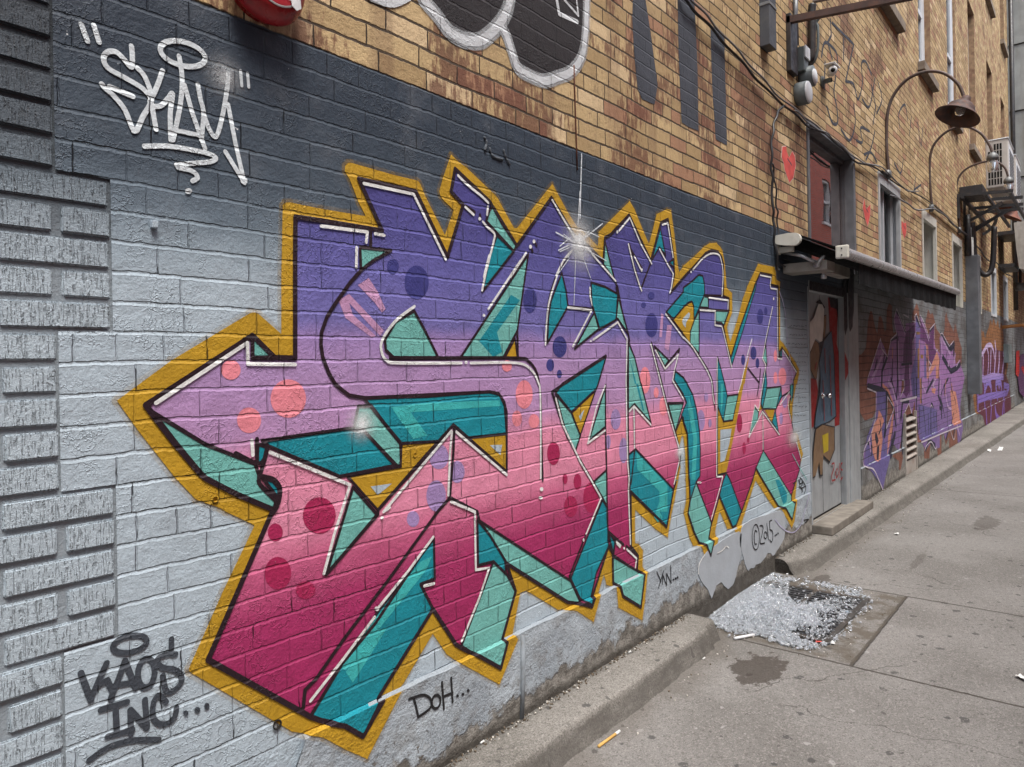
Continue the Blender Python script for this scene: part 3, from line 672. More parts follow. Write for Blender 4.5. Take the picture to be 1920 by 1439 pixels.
# ================================================================ the big mural
M_GOLD = paint('gold_paint',(.46,.265,.018))
M_BLK = paint('black_paint',(.022,.010,.015),rough=.5,fleck=.25)
M_WHT = paint('white_paint',(.72,.72,.71),rough=.5,fleck=.3)
M_TEAL = paint('teal_paint',(.008,.230,.290))
M_AQUA = paint('aqua_paint',(.155,.425,.385))
M_TEAL2 = paint('bright_teal_paint',(.045,.40,.40))
M_FILL = paint('letter_fade_paint',stops=[(.60,(.33,.022,.105)),(.80,(.34,.028,.115)),(.93,(.50,.10,.21)),(1.03,(.68,.24,.36)),(1.21,(.69,.25,.37)),(1.31,(.44,.25,.45)),(1.50,(.38,.24,.45)),(1.585,(.32,.21,.44)),(1.64,(.165,.145,.385)),(1.80,(.130,.120,.360)),(1.95,(.085,.078,.27)),(2.10,(.068,.060,.225)),(2.4,(.062,.055,.21))])
M_GREYP = paint('grey_wall_paint',(.395,.47,.53))
M_SLATE = paint('slate_wall_paint',(.075,.085,.10))
M_SAL = paint('salmon_bubble_paint',(.76,.24,.29)); M_IND = paint('indigo_bubble_paint',(.045,.045,.20)); M_MAG = paint('magenta_bubble_paint',(.36,.018,.085)); M_LAV = paint('lavender_bubble_paint',(.34,.23,.46)); M_LPINK = paint('pale_pink_stripe_paint',(.50,.27,.45))
MU = thing('graffiti_mural','huge graffiti lettering fading from violet to pink with teal shadows and a gold border','graffiti mural',(2,0,1.2))
GOLD = ['d 655,815 960,590 1400,325 1425,318 1450,325 1580,440 1580,100 a 1588,1160 1600,1142 1630,1140 r 0,670 510,755 430,600 330,340 275,250 278,190 310,155 345,155 820,290 1090,355 1115,375 1140,430 1180,530 1400,965 1500,685 1400,590 1350,530 1338,470 1380,320 1470,60 1560,150 1640,205 s 400,510 440,560 470,620 620,890 650,890 1050,390 1240,740 1320,860 j 470,640 645,820 655,600 1120,140 1190,260 1400,770 1415,765 1460,600 1525,335 1680,260 1740,275 1790,640 1840,1100 1865,1205 1919,1130 k 0,1115 180,960 320,820 400,770 500,765 560,830 590,880 630,1100 655,1439 m 655,0 735,80 740,300 735,380 700,470 660,600 710,815 745,700 790,560 830,430 900,160 960,0 k 965,1420 1130,1080 1370,1130 1395,1220 1400,1320 1460,1350 1450,1439 m 1450,0 1460,790 1510,840 1690,1120 1740,1220 1740,1300 1710,1439 o 1700,0 1640,350 1640,500 1640,760 1690,735 1720,760 1800,1050 1740,1300 1700,1439 q 1710,0 1680,340 1640,620 1600,720 1450,440 1370,425 1300,330 1090,10 990,310 880,650 905,690 860,800 805,895 735,740 665,735 560,490 545,480 480,780 495,860 460,1080 390,1355 340,1300 240,990 150,985 100,870 10,490 45,330 50,250 40,0 o 40,1439 35,1100 15,860 0,770 n 1900,780 1860,960 1880,1250 p 1850,0 1790,330 1755,470 1740,560 1700,800 1690,865 1510,740 1200,445 1200,950 1250,960 1320,1060 1312,1300 1355,1375 h 1705,340 1690,500 1675,607 1540,535 1530,420 1490,412 1475,350 1440,470 1400,615 1300,550 1215,550 1060,455 1035,443 1005,455 960,690 975,712 870,965 660,850 590,800 512,685 350,960 320,1000 125,1380 0,1325 g 1800,1260 1640,1235 1065,900 1060,880 1250,450 1430,75 1270,0 d 1240,1420 1100,1370 985,1250 780,990']
MASS = ['d 815,840 1415,448 1540,572 1655,575 1655,0 a 1657,1222 r 0,805 690,918 425,335 1070,480 1425,1210 1600,625 1465,480 1510,222 1900,590 s 370,640 645,1090 1035,545 1300,980 1450,1090 1620,1265 j 740,690 830,640 1105,345 1430,1030 1580,465 1690,410 1735,700 1775,1005 1785,1240 1745,1439 l 1725,75 j 1919,1290 k 0,1285 130,1150 330,925 420,880 520,900 575,980 600,1080 605,1439 m 592,120 685,160 685,345 600,580 660,880 712,1050 850,600 1060,0 k 1070,1400 1155,1215 1330,1250 1310,1390 1425,1420 m 1425,0 1428,500 1428,900 1440,1040 1478,895 1590,1060 1700,1250 1650,1400 o 1655,0 1640,200 1600,230 1590,430 1620,530 1640,640 1660,745 1765,1110 1740,1300 1700,1430 q 1690,10 1622,240 1622,325 1652,340 1600,592 1510,425 1430,400 1190,0 o 1090,1265 q 1040,0 875,470 790,680 742,712 540,240 410,700 380,870 425,910 375,1130 310,965 240,945 160,780 70,500 100,320 92,0 o 85,1439 60,750 0,560 n 1919,520 1895,490 1800,715 1855,950 1875,1080 1860,1200 1790,1439 p 1805,40 1770,150 1670,705 1130,175 1135,1000 1240,1140 1225,1360 h 1688,345 1665,532 1565,470 1550,415 1525,400 1522,235 1500,190 1480,250 1390,530 1340,515 1270,508 925,290 975,445 900,715 912,732 875,872 745,800 690,775 640,745 510,545 205,1040 215,1052 100,1252 0,1195 g 1800,1172 1740,1150 1165,830 1330,450 1520,10 t 440,1180 220,1090 0,995 d 1150,1250 1110,1210 975,1050']
GWIN = ['e 30,1240 330,1185 325,1055 555,1042 200,1430','e 705,1025 925,1000 925,1212','e 972,465 985,572 915,572','n 240,435 600,100 372,768','m 0,290 80,220 130,205 155,270 163,480 105,650 100,822 0,690 l 1919,670 1775,480 1919,300',
 'm 1035,790 960,1200 922,1439 o 910,0 790,620 660,1270 640,1330 512,1370 512,330 600,565 740,545 830,130 860,0 m 860,1439 1000,980','o 1215,385 1375,368 1332,575','o 1120,430 1165,300 1188,375','o 1575,250 1640,300 1640,470 1610,520 1585,420']
GREYW = ['e 830,1065 900,1063 890,1120','e 160,1297 280,1280 200,1345','n 350,485 432,385 378,560','m 0,450 80,368 100,390 90,440 40,520 35,600 0,560 l 1900,500','o 555,690 725,672 690,900 620,1150 555,1180']
TEAL = ['t 250,435 350,470 320,600 290,645 240,655','t 300,815 420,850 485,925 490,1065','t 300,400 1270,262 1440,282 1810,672 1170,800 370,460',
 'e 120,798 480,790 830,765 885,780 912,840 925,1000 690,1025 625,950 555,1042 325,1055','s 420,970 610,1150 e 790,200 830,0','e 1235,95 1258,190 1270,285 1210,390 1155,490 1160,350 1175,250',
 'e 1400,150 1480,175 1550,215 1540,360 1445,415 1405,270','j 1575,540 1655,960 1560,830 1445,1025','l 1660,360 1919,60 k 0,1439 130,1340 230,1245 290,1262 318,1400 m 318,100 240,290 160,480 155,270 130,205 80,220 0,285 l 1919,295 1770,470',
 'm 1065,0 850,600 712,1050 720,1185 900,620 1080,30 k 1100,1370 1090,1350','m 515,1040 560,1200 620,1439 o 660,180 600,565 512,330 512,0','m 1235,1190 1255,1439 o 1250,60 1188,375 1165,290 1190,0 m 1200,1300','o 1470,50 1478,180 1390,375','o 1380,395 1430,730 1330,575','o 645,1335 700,1439 q 870,462 790,680 742,712 540,240 600,0',
 'l 1800,1250 1919,1345 m 60,1439 o 55,0 140,160 200,400 240,700 255,1000 250,1380 q 190,30 100,310 92,0 o 85,1439 60,750 0,560 n 1890,470 1919,390 o 45,280 20,210 n 1919,190 1800,0 l 1775,1400','n 1200,975 1640,1439 p 1775,150 1670,700 1120,170 n 1100,1060','l 755,1015 755,1050 640,1439 n 610,80 240,425 0,130 l 100,1439',
 'p 705,300 780,420 790,900 h 1500,190 1430,340 1390,520 1340,490 1285,375','h 760,42 830,130 915,270 922,350 850,278 765,300','h 1500,112 1535,170 1522,240','h 515,150 520,375 440,405 510,545 205,1040 100,1250 0,1195 g 1800,1172 1740,1150 h 0,850 200,560','m 1440,960 1478,905 1478,1035 1440,1035','j 1700,1060 1775,1010 1775,1130','o 1655,0 1640,200 1600,160 1600,30']
AQUA = ['d 1415,455 1535,570 1415,572','d 855,880 1150,1060 1430,1170 1450,1230 t 255,850 300,930 450,1080 430,1180 0,990 d 1150,1250 985,1050','t 1380,10 1530,10 1690,220 1865,430 1855,685 1800,680 1440,285 1330,270','e 405,310 470,430 540,572 290,572 245,530 240,470 300,370',
 'r 440,1105 790,1142 580,1260 450,1365','s 335,690 370,650 480,850 640,1085 610,1150 300,810','s 775,1180 e 1045,0 985,420 905,572 665,572','j 735,700 800,980 890,1330 720,1085','l 945,140 1000,350 1095,700 940,470 912,455','l 585,365 660,610 285,915','m 235,350 235,990 100,830 105,650 165,480','m 310,120 372,140 375,300 240,290','m 485,342 682,350 605,575 580,525 485,512','o 660,180 822,158 740,545 600,565',
 'm 1240,850 1255,1160 1190,1060','o 1255,65 1465,42 1390,375 1188,375','o 1070,345 1130,420 1115,540 992,765','o 1200,1000 1320,1190 q 1622,235 1622,325 1652,340 1600,592 1510,425 1430,400 1190,0 o 1090,1265','q 190,35 420,640 380,870 425,910 375,1130 310,965 240,945 160,780 70,500 100,320','n 1690,300 1919,290 1800,710','l 1095,815 1190,1050 1280,1439 n 1285,0 1435,590 1185,300 1095,395','n 0,155 240,435 372,775 300,1005 170,780','n 748,40 750,640 500,855','n 765,1290 p 775,395 700,270 570,30',
 'h 765,45 1285,388 1342,512 1270,508 925,290 915,270 830,130','h 850,280 925,350 975,445 900,715 912,732 875,872 745,800 670,755 780,470','h 1522,250 1640,320 1688,345 1665,532 1565,470 1550,415 1525,400','t 1320,920 1590,1230 g 1830,350','l 1480,870 1700,1085 1640,1175']
TSTRIPE = ['e 950,220 1000,250 870,430 900,540 850,570 770,480','l 1110,1030 1215,1439 1190,1439','n 1210,0 1240,0 1330,400 1310,400','q 1380,0 1440,0 1560,200 1550,330 1500,370','p 1850,0 1810,0 1800,20']
BSTRIPE = ['e 275,850 480,828 885,812 890,845 385,880 480,1010 400,1030','h 505,250 h 470,330 h 20,890 h 0,880 0,830 h 440,280','h 250,655 180,660 20,900 60,960','p 1560,0 1600,0 1640,160 1560,470 1610,560 1540,640 1480,560 1560,330','e 1655,1105 1830,1290 1830,1439 1780,1439 1790,1330 1660,1200','o 80,200 140,380 210,820 180,1439 120,1439 150,820 70,380','o 560,0 600,0 590,300 560,460']
KEYL = ['r 440,1380 400,1420 R 655,530 d 1880,270 1835,340 1803,430 1800,500 1810,570 1845,660 1880,720 1919,755 e 40,785 130,800 300,792 830,765 880,775 910,820 925,880 925,1215 630,955 625,1100 605,1360']
BL1 = ['@e 270,575 540,575 980,575 1050,595 1095,660 1115,780 1120,1000 1128,1262','e 605,1360 h 535,0 260,380 0,725 g 1770,940','e 605,1360 760,1439 h 770,42','e 625,950 480,1110 200,1430 t 1600,1225 g 1830,350','e 1270,285 1415,300','e 1180,765 1230,920 1310,1100 1470,1370 p 700,285 470,780 210,1439 h 1285,375','e 1180,765 1485,565',
 'l 1095,800 1075,1439 n 1090,400 1095,1000 1110,1439 p 1115,160 1125,560 1135,1000','n 750,20 750,700 765,1200 770,1439 p 775,600 790,780 870,1130 1100,1290 1225,1360','n 1185,300 1190,960','n 1190,975 1140,1439 p 1130,60','l 1440,820 1600,1439 n 1700,400 1800,715 1855,950','l 1640,1180 1860,915 1790,1260 1775,1380 l 1919,1600','j 1110,780 1180,1100 1275,1439','j 1130,860 1210,1000 1300,1150','j 1440,1035 1290,1439 l 1290,30',
 '@l 1660,360 1919,700 m 80,830 230,1010 340,1180 410,1320 440,1439 o 460,200 475,390','m 592,120 310,110 240,290','m 310,110 375,140 375,300','m 685,345 240,315 235,1000','m 485,340 485,520 580,530 600,580','m 600,580 660,880 720,1190','m 512,1040 515,1439 o 512,1370 640,1335','o 1190,400 1205,1000','o 1190,400 1440,750','o 1190,400 995,780','o 1390,375 1480,190 1590,120 m 1700,1265','m 965,1200 1140,1425 o 1105,180','m 1160,1215 1140,1425','m 1340,290 1245,800 1190,1060 1245,1160 1210,1439 o 1165,290',
 'o 1070,345 1120,400','e 985,420 988,575','j 890,1330 l 935,0 1000,350 1095,700 1110,800','r 560,925 560,1100','s 370,645 335,690 300,810','r 1630,640 1730,710','r 1790,740 1795,780','s 855,1060 865,1085','s 815,1130 820,1150','t 240,380 240,620 210,650 0,540','l 910,0 l 955,140','n 1690,290 1919,285','p 900,890 870,1130','p 1060,990 1240,1140','p 800,780 900,870 1020,970','@o 1190,375 1165,290 1190,0','h 200,1050 210,1040','g 1770,940 1710,1000 1700,1100','d 1415,448 1415,575 1540,575','@e 1270,0 1215,90 1175,200 1158,300 1150,490','h 505,150 370,350 190,620 0,850 g 1740,1150','@t 300,800 400,820 460,860 500,930 500,1020 470,1130 430,1200','m 1425,1040 1478,1040','@t 360,470 330,600 280,760 260,850 310,930 480,1075']
WH = ['r 480,390 1040,510 1400,1240','r 0,868 520,935 505,1050','r 605,955 710,972','r 400,1112 395,1330','@r 1540,300 1620,380 1700,450 1790,520 1880,605','r 1622,655 1715,740','@s 260,820 310,880 390,955 380,1040 345,1180 310,1320 270,1439 e 825,0 785,195','s 315,650 305,740','s 745,1170 570,1439 e 1000,30 820,300','s 1040,575 1160,780 1290,990','@s 1260,1145 1170,1250 1085,1420 e 1215,90 1165,250 1148,380 1142,500','@j 370,800 490,860 600,1000 900,1340','j 1110,390 950,585','j 1110,390 1270,770 1440,1080','j 1090,790 1180,1160 1270,1439 l 1290,45','j 1180,970 1290,1190','j 1600,498 1680,470 1760,980','j 1560,865 1680,1090 1765,1235 1735,1439 l 1712,75','@k 140,1170 270,1020 360,950 440,925 530,950 565,1040 590,1200 585,1439 m 575,125','m 380,150 670,190 665,320','m 245,335 475,350 470,560 575,580 650,880 725,1205','m 1025,770 960,1000 860,1439 o 820,130','m 1335,290 1235,760 1185,1060 1235,1160 1190,1439 o 1125,400 1070,320 980,800 1185,415 1440,765','o 1192,430 1192,980','m 505,1060 500,1439 o 495,1390 585,1390 q 545,120 415,590','k 1150,1252 1315,1285 1300,1400 m 1310,10 1405,25 1415,1060 1480,1070','m 1490,935 1695,1265','o 1590,120 1450,310','o 1585,200 1570,320 1585,430 1610,530','o 1670,790 1762,1115','l 180,295 540,340 255,880','l 560,780 930,515 1070,770 1055,1439 n 1065,600 1080,1200 1100,1439 p 1090,150 1120,960','l 512,0 515,120 545,260','l 1425,840 1580,1439 n 1690,430 1790,760 1850,960 1855,1150 1790,1439 p 1775,60','l 1500,940 1640,1215 1840,1000 1780,1240 1755,1390 n 1919,230','l 1650,395 1919,755 m 0,750','@m 0,745 120,870 230,1040 330,1200 400,1350 425,1439 o 440,180 460,290','n 740,30 610,350 480,890 740,700','n 0,220 100,600 380,1190 530,1439 p 680,270 460,800','n 1105,410 1175,335 1430,615','n 1172,350 1182,960','@e 405,285 300,365 225,470 220,540 250,590 320,603 670,603','@e 720,603 980,603 1060,640 1100,710 1113,800 1115,1250','e 612,985 430,1200 230,1439 t 1730,1150','e 640,990 925,1232','e 615,990 605,1100 595,1345','e 610,1382 745,1439 h 745,40 750,325 825,315 770,480 670,725','h 510,140 370,330 195,545','h 180,590 0,830 g 1740,1060','h 460,415 515,402','t 385,530 1285,895 1110,1439 g 1815,345','t 180,395 192,560','d 872,828 1385,490 1388,608 1655,612','h 1545,178 1562,198','h 1600,210 1655,262 1648,312','p 910,930 975,985','q 210,38 260,38','m 580,10 578,110']
DOTS = [('r',1783,787,16,20),('s',225,788,16,18),('s',833,1040,15,22),('s',795,1100,17,22),('e',695,600,9,9),('e',795,335,8,8),('e',1120,1312,10,12),('e',1115,1360,12,9),('j',922,605,16,24),('p',417,900,13,26),('p',1025,1025,13,20),('m',1352,165,9,22),('j',1293,1170,12,20),('h',193,543,13,13),('t',1645,1265,20,18),('k',110,1205,10,16),('l',525,800,16,14),('p',455,810,10,18)]
polys('gold_border', GOLD, M_GOLD, MU, 1)
polys('letter_fill', MASS, M_FILL, MU, 2)
M_GMIST = paint('gold_overspray',(.46,.27,.03),rough=.7); M_GMIST.node_tree.nodes['Principled BSDF'].inputs['Alpha'].default_value = .13
strokes('gold_overspray', [(P(GOLD[0])+[P(GOLD[0])[0]],.024)], M_GMIST, MU, 0)
BUB = dict(salmon=(M_SAL,[('d',1295,642,55,55),('d',1618,803,100,108),('d',1398,925,68,72),('e',928,620,28,32),('e',1025,780,48,80),('e',985,915,28,45),('e',1080,930,30,40),('e',1705,700,30,75),('e',1768,770,14,30),('e',1808,845,22,55),('m',1385,1020,26,90),('m',1385,1350,30,90),('m',1490,1330,60,130)]),
 indigo=(M_IND,[('r',815,1320,65,80),('e',420,150,68,95),('e',285,62,32,42),('e',1058,250,38,72),('e',1225,512,40,60),('e',1172,615,22,35),('e',1223,665,14,24),('e',1742,390,35,68),('m',1155,430,46,115),('m',1055,980,45,100),('m',900,1080,30,80),('m',1115,1130,28,75),('l',1440,120,50,60),('l',1325,260,36,45),('s',1300,640,0.1,0.1),('m',1240,350,26,60)]),
 magenta=(M_MAG,[('t',945,1240,185,205),('g',1545,115,42,50),('g',1560,345,75,92),('g',1715,440,55,50),('e',1190,1112,36,65),('e',1255,1255,14,28),('e',1325,1270,22,45),('e',1400,1360,42,85),('e',1287,1410,38,60),('o',845,590,42,140),('o',915,965,28,90),('o',975,845,18,45)]),
 lavender=(M_LAV,[('e',545,1130,55,70),('e',648,1215,42,62),('e',530,1350,55,88),('h',400,40,35,45),('e',1540,920,28,58),('n',795,870,36,105),('n',1025,1000,65,190),('o',265,550,60,160),('o',403,590,24,65),('o',345,200,30,70),('o',1470,520,26,90),('o',1525,255,40,110)]))
for nm,(mt,lst) in BUB.items():
    polys('paint_bubble', [ell(*q_[:5]) for q_ in lst], mt, MU, 3, split=True, label={'salmon':'salmon pink bubble','indigo':'deep indigo bubble','magenta':'magenta bubble','lavender':'lavender bubble'}[nm])
polys('pink_stripes', ['e 90,165 150,125 200,200 245,300 225,320 185,265','e 0,300 -20,250 40,215 235,420 215,450 40,265 60,330 190,450 170,460 20,350','l 1590,380 1625,400 1600,740 1560,740','l 1680,560 1750,560 1730,760 1700,950 1640,900'], M_LPINK, MU, 3)
polys('gold_patch', GWIN, M_GOLD, MU, 4, split=True)
polys('grey_patch', GREYW, M_GREYP, MU, 5, split=True)
polys('teal_shadow', TEAL, M_TEAL, MU, 4, split=True, label='dark teal side of a letter')
polys('teal_shadow', AQUA, M_AQUA, MU, 4, split=True, label='pale aqua side of a letter')
polys('shadow_stripe', BSTRIPE, M_TEAL2, MU, 5, split=True, label='lighter stripe on the teal')
polys('shadow_stripe', TSTRIPE, M_TEAL, MU, 5, split=True, label='darker stripe on the aqua')
def closed(s_): p_ = P(s_); return p_+[p_[0]]
WB = .0125
bl = [(closed(s_),.0150) for s_ in MASS]+[(s_,WB) for s_ in KEYL+BL1]+[(closed(s_),.0105) for s_ in TEAL+AQUA]+[(closed(s_),.0085) for s_ in GWIN[:4]]
strokes('black_outline', bl, M_BLK, MU, 6)
bm = bmesh.new()
for s_ in WH:
    sm_ = s_.startswith('@'); pts = P(s_[1:] if sm_ else s_)
    stroke_bm(bm, smooth(pts) if sm_ else pts, .0105, 8)
for q_ in DOTS: poly_v(bm, ell(*q_), lay(8))
finish(bm, 'white_highlights', M_WHT, MU)
# sparkles: white spray that thins out from its centre
def glow(name, c, rx, strength, parent, col=(.80,.82,.83), y=-.0125, fall=2.2, rz=None):
    m, t, b = newmat(name+'_spray'); tc = nd(t,'ShaderNodeTexCoord').outputs['Object']; s_ = nd(t,'ShaderNodeSeparateXYZ',{0:tc})
    d_ = nd(t,'ShaderNodeVectorMath',{0:nd(t,'ShaderNodeCombineXYZ',{0:ma(t,'DIVIDE',s_.outputs[0],rx),1:ma(t,'DIVIDE',s_.outputs[2],rz or rx)}).outputs[0]},operation='LENGTH').outputs[1]
    a_ = ma(t,'POWER',ma(t,'SUBTRACT',1,d_,clamp=True),fall); p_ = pos(t)
    a_ = ma(t,'MULTIPLY',ma(t,'MULTIPLY',a_,strength),mr(t,noise(t,p_,420,2),.3,.6,.55,1.1),clamp=True)
    setin(t,b,'Base Color',col); b.inputs['Roughness'].default_value=.6; setin(t,b,'Alpha',a_); bump(t,b,relief(t)['Height'])
    x_,z_ = c; R_ = rx*1.02; Z_ = (rz or rx)*1.02
    me = bpy.data.meshes.new(name); n = 32
    me.from_pydata([(R_*math.cos(2*math.pi*k/n),0,Z_*math.sin(2*math.pi*k/n)) for k in range(n)],[],[list(range(n))]); me.materials.append(m)
    o = bpy.data.objects.new(name, me); COL.objects.link(o); o.parent = parent
    o.location = Vector((x_,y,z_))-parent.location
    return o
c1 = wl(1083,456); glow('spray_sparkle', c1, .21, 1.15, MU, fall=2.6); glow('spray_sparkle', c1, .06, 1.5, MU, fall=1.6, y=-.0135)
glow('spray_sparkle', wl(*pix('t 1400,200')[0]), .085, 1.2, MU)
glow('spray_sparkle', wl(*pix('o 1655,790')[0]), .28, .9, MU, rz=.13)
glow('spray_sparkle', wl(*pix('n 1850,1020')[0]), .10, .9, MU, rz=.06)
strokes('sparkle_rays', [('j 360,0 330,500',.006),('b 1345,870 1335,1230',.008),('j 0,610 280,760',.006),('j 420,700 700,480',.006),('j 520,620 650,680',.003),('j 300,850 280,1439 l 270,260',.004),('j 370,880 530,1320',.004),('j 430,850 760,1040',.004),('j 40,880 200,800',.006),('j 60,820 200,700',.005),('j 200,1000 20,1250',.004),('j 300,780 120,640',.004),('j 330,780 560,930',.004),('j 310,760 380,560',.004),('j 290,800 60,900',.004),('j 330,800 420,980',.004),('j 280,830 180,990',.004),('j 340,760 500,590',.005)], paint('white_ray_paint',(.62,.66,.70),rough=.6), MU, 9)
strokes('drip_line', [('@m 1440,60 1520,340 1560,800 1600,1080 1630,1300 1640,1439',.010),('@q 1865,0 1860,200 1790,450 1740,640 1640,770 1540,775 1430,700 1340,590',.008),('@n 0,0 1,1',.0001)], paint('lilac_line_paint',(.45,.42,.60)), MU, 9)
strokes('drip_line', [('@q 180,1400 195,1250 270,1120',.008),('@q 470,1090 540,1050 600,990 640,1010',.008)], M_WHT, MU, 9)
strokes('drip_line', [('o 1615,0 1620,250',.014),('o 1630,1050 1760,1290 1850,1439',.009)], M_AQUA, MU, 9)
strokes('drip_line', [('@o 1620,540 1580,750 1600,950',.008)], M_SAL, MU, 9)
# ---------------------------------------------------------------- tags
M_TW = paint('white_tag_paint',(.62,.67,.70),rough=.5,fleck=.25); M_TG = paint('dark_tag_paint',(.050,.058,.072),rough=.6); M_TK = paint('black_tag_paint',(.018,.017,.019),rough=.6)
T1 = thing('graffiti_tag','white tag reading SKAM with a halo and quote marks on the dark slate brick','graffiti tag',(.85,0,2.1))
W_ = .0142
S1 = [('a 455,140 490,235',.012),('a 525,145 555,240',.012),('a 1350,400 1357,485',.009),('a 1390,415 1396,492',.009),'@a 737,262 742,330 735,380 690,330 650,295 605,295 580,330 605,385 700,440 800,500 850,560','@a 770,385 815,440 850,560 800,660 755,740 700,620 640,545 585,495 570,475','a 615,490 745,545',
 '@a 912,400 880,490 840,575','a 845,560 875,730','@a 845,600 900,598 940,560 968,530 955,640 958,790','@a 1005,318 1022,450 1010,600 970,790','a 1035,480 1080,640 1150,838','a 980,735 1110,762','@a 1110,478 1125,560 1142,640 1130,790','@a 1142,640 1175,730 1212,770 1245,670 1275,500 1280,415','a 1280,590 1320,800 1372,1030','a 1265,855 1372,1030','@a 810,825 950,825 1100,850 1180,870 1212,892 1180,912 1090,920 990,930','@a 1000,945 1080,965 1108,1000 1080,1020']
strokes('lettering', [(s_ if isinstance(s_,tuple) else (s_,.0125)) for s_ in S1]+[(ell('a',1025,305,130,66,16)+[ell('a',1025,305,130,66,16)[0]],.0135)], M_TW, T1, 2)
polys('paint_blobs', [ell('a',1057,1077,20,16),ell('a',755,740,20,14),ell('a',1370,1020,20,18),ell('a',968,790,16,14)], M_TW, T1, 3)
glow('paint_mist', wl(*pix('a 1260,430')[0]), .085, .55, T1, y=-.006)
T2 = thing('graffiti_tag','dark grey tag reading KAOS INC... low on the pale brick beside the pier','graffiti tag',(.75,0,.4))
hl = ell('g',728,743,97,46,-13)
strokes('lettering', [(hl+[hl[0]],.0135)]+[(s_,.0142) for s_ in ['@g 452,905 480,980 510,1060','g 597,850 512,1040','g 535,985 600,945 632,1010 625,1050','g 700,835 675,910 620,1050','g 700,835 730,910 760,990','g 645,975 740,960','@g 985,800 930,802 882,830 905,872 985,890 1018,925 1010,970 960,1012 930,1000 912,920','g 962,715 962,770','g 565,1112 712,1068','g 647,1095 655,1240','g 602,1262 742,1225','g 735,1248 730,1112 825,1215 812,1055','@g 932,1070 892,1032 862,1070 858,1150 890,1190 940,1188 980,1150 990,1100','@g 500,1395 610,1322 740,1285 890,1280']]+[(ell('g',820,905,47,82,6)+[ell('g',820,905,47,82,6)[0]],.0142)], M_TG, T2, 2)
polys('paint_dots', [ell('g',1042,1130,15,15),ell('g',1107,1113,17,17),ell('g',1160,1092,15,20)], M_TG, T2, 3)
T3 = thing('graffiti_tag','small dark scrawl reading DOH... on the plaster base under the mural','graffiti tag',(1.7,0,.3))
o_ = ell('h',512,1060,24,38,10)
strokes('lettering', [(s_,.0095) for s_ in ['@h 360,1045 440,1022 482,1048 478,1095 412,1145','h 388,1045 400,1090 412,1145','h 545,950 556,1100','h 597,928 605,1062','h 550,1032 605,1010']]+[(o_+[o_[0]],.0095)], M_TK, T3, 2)
polys('paint_dots', [ell('h',632,1027,8,8),ell('h',662,1018,8,8),ell('h',692,997,8,9)], M_TK, T3, 3)
T4 = thing('graffiti_tag','tiny dark scrawl reading YNN... on the plaster base, right of the mural foot','graffiti tag',(3.3,0,.35))
strokes('lettering', [(s_,.0075) for s_ in ['h 1757,335 1780,388','h 1795,330 1766,425','h 1788,405 1790,350 1812,410 1812,345 1838,398 1834,298']], M_TK, T4, 2)
polys('paint_dots', [ell('h',1850,378,5,6),ell('h',1862,372,5,6),ell('h',1873,365,5,6)], M_TK, T4, 3)
# loose flakes of plaster skin still stuck on the base
M_SKIN = simple('smooth_plaster_skin', (.36,.39,.425), .8, var=.05, bmp=.0012, bscale=50, dirt=(.28,.29,.30), dirt_amt=.3)
PK = MB()
for s_ in ('q 880,655 830,800 815,940 850,1100 890,1240 935,1350 975,1318 1030,1312 1065,1260 1130,1240 1200,1150 1230,1100 1280,1100 1320,1130 1400,1020 1460,920 1490,830 1495,560 1440,470 1200,520','i 100,250 70,330 100,400 130,440 145,485 165,430 190,395 215,410 240,430 270,400 290,330 310,240 312,180 300,110 160,190'):
    pts = [(p_[0]+random.uniform(-.006,.006), p_[1]+random.uniform(-.004,.004)) for p_ in smooth(P(s_),True,3)]
    b = len(PK.v); n = len(pts); PK.v += [(p_[0],-.0196,p_[1]) for p_ in pts]+[(p_[0],-.015,p_[1]) for p_ in pts]
    for tri in tessellate_polygon([[Vector((p_[0],p_[1],0)) for p_ in pts]]): PK.f.append([b+i for i in tri])
    for i in range(n): PK.f.append([b+i,b+(i+1)%n,b+n+(i+1)%n,b+n+i])
PK.build('plaster_skin', M_SKIN, BLD)
T5 = thing('graffiti_tag','small thin black scrawl reading (c)2015... on the flaking plaster patch near the doorway','graffiti tag',(4.7,0,.3))
T5['label'] = 'small thin black scrawl reading \u00a92015... on the flaking plaster patch near the doorway'
o_ = [(a_,b_) for a_,b_ in ell('q',1048,852,55,190)]
def loop(*a_): e_ = ell(*a_); return e_+[e_[0]]
strokes('lettering', [(loop('q',1048,852,55,190),.008)]+[(s_,.0085) for s_ in ['@q 1065,775 1040,755 1025,850 1035,950 1060,955','@q 1110,680 1155,690 1150,780 1115,940 1185,940','q 1215,650 1240,890','q 1290,600 1255,615 1262,740','@q 1262,740 1300,770 1305,870 1285,925 1258,890']]+[(loop('q',1195,825,22,50),.0085)], M_TK, T5, 8)
polys('paint_dots', [ell('q',1340,828,10,13),ell('q',1360,815,10,13),ell('q',1385,797,10,13)], M_TK, T5, 8)
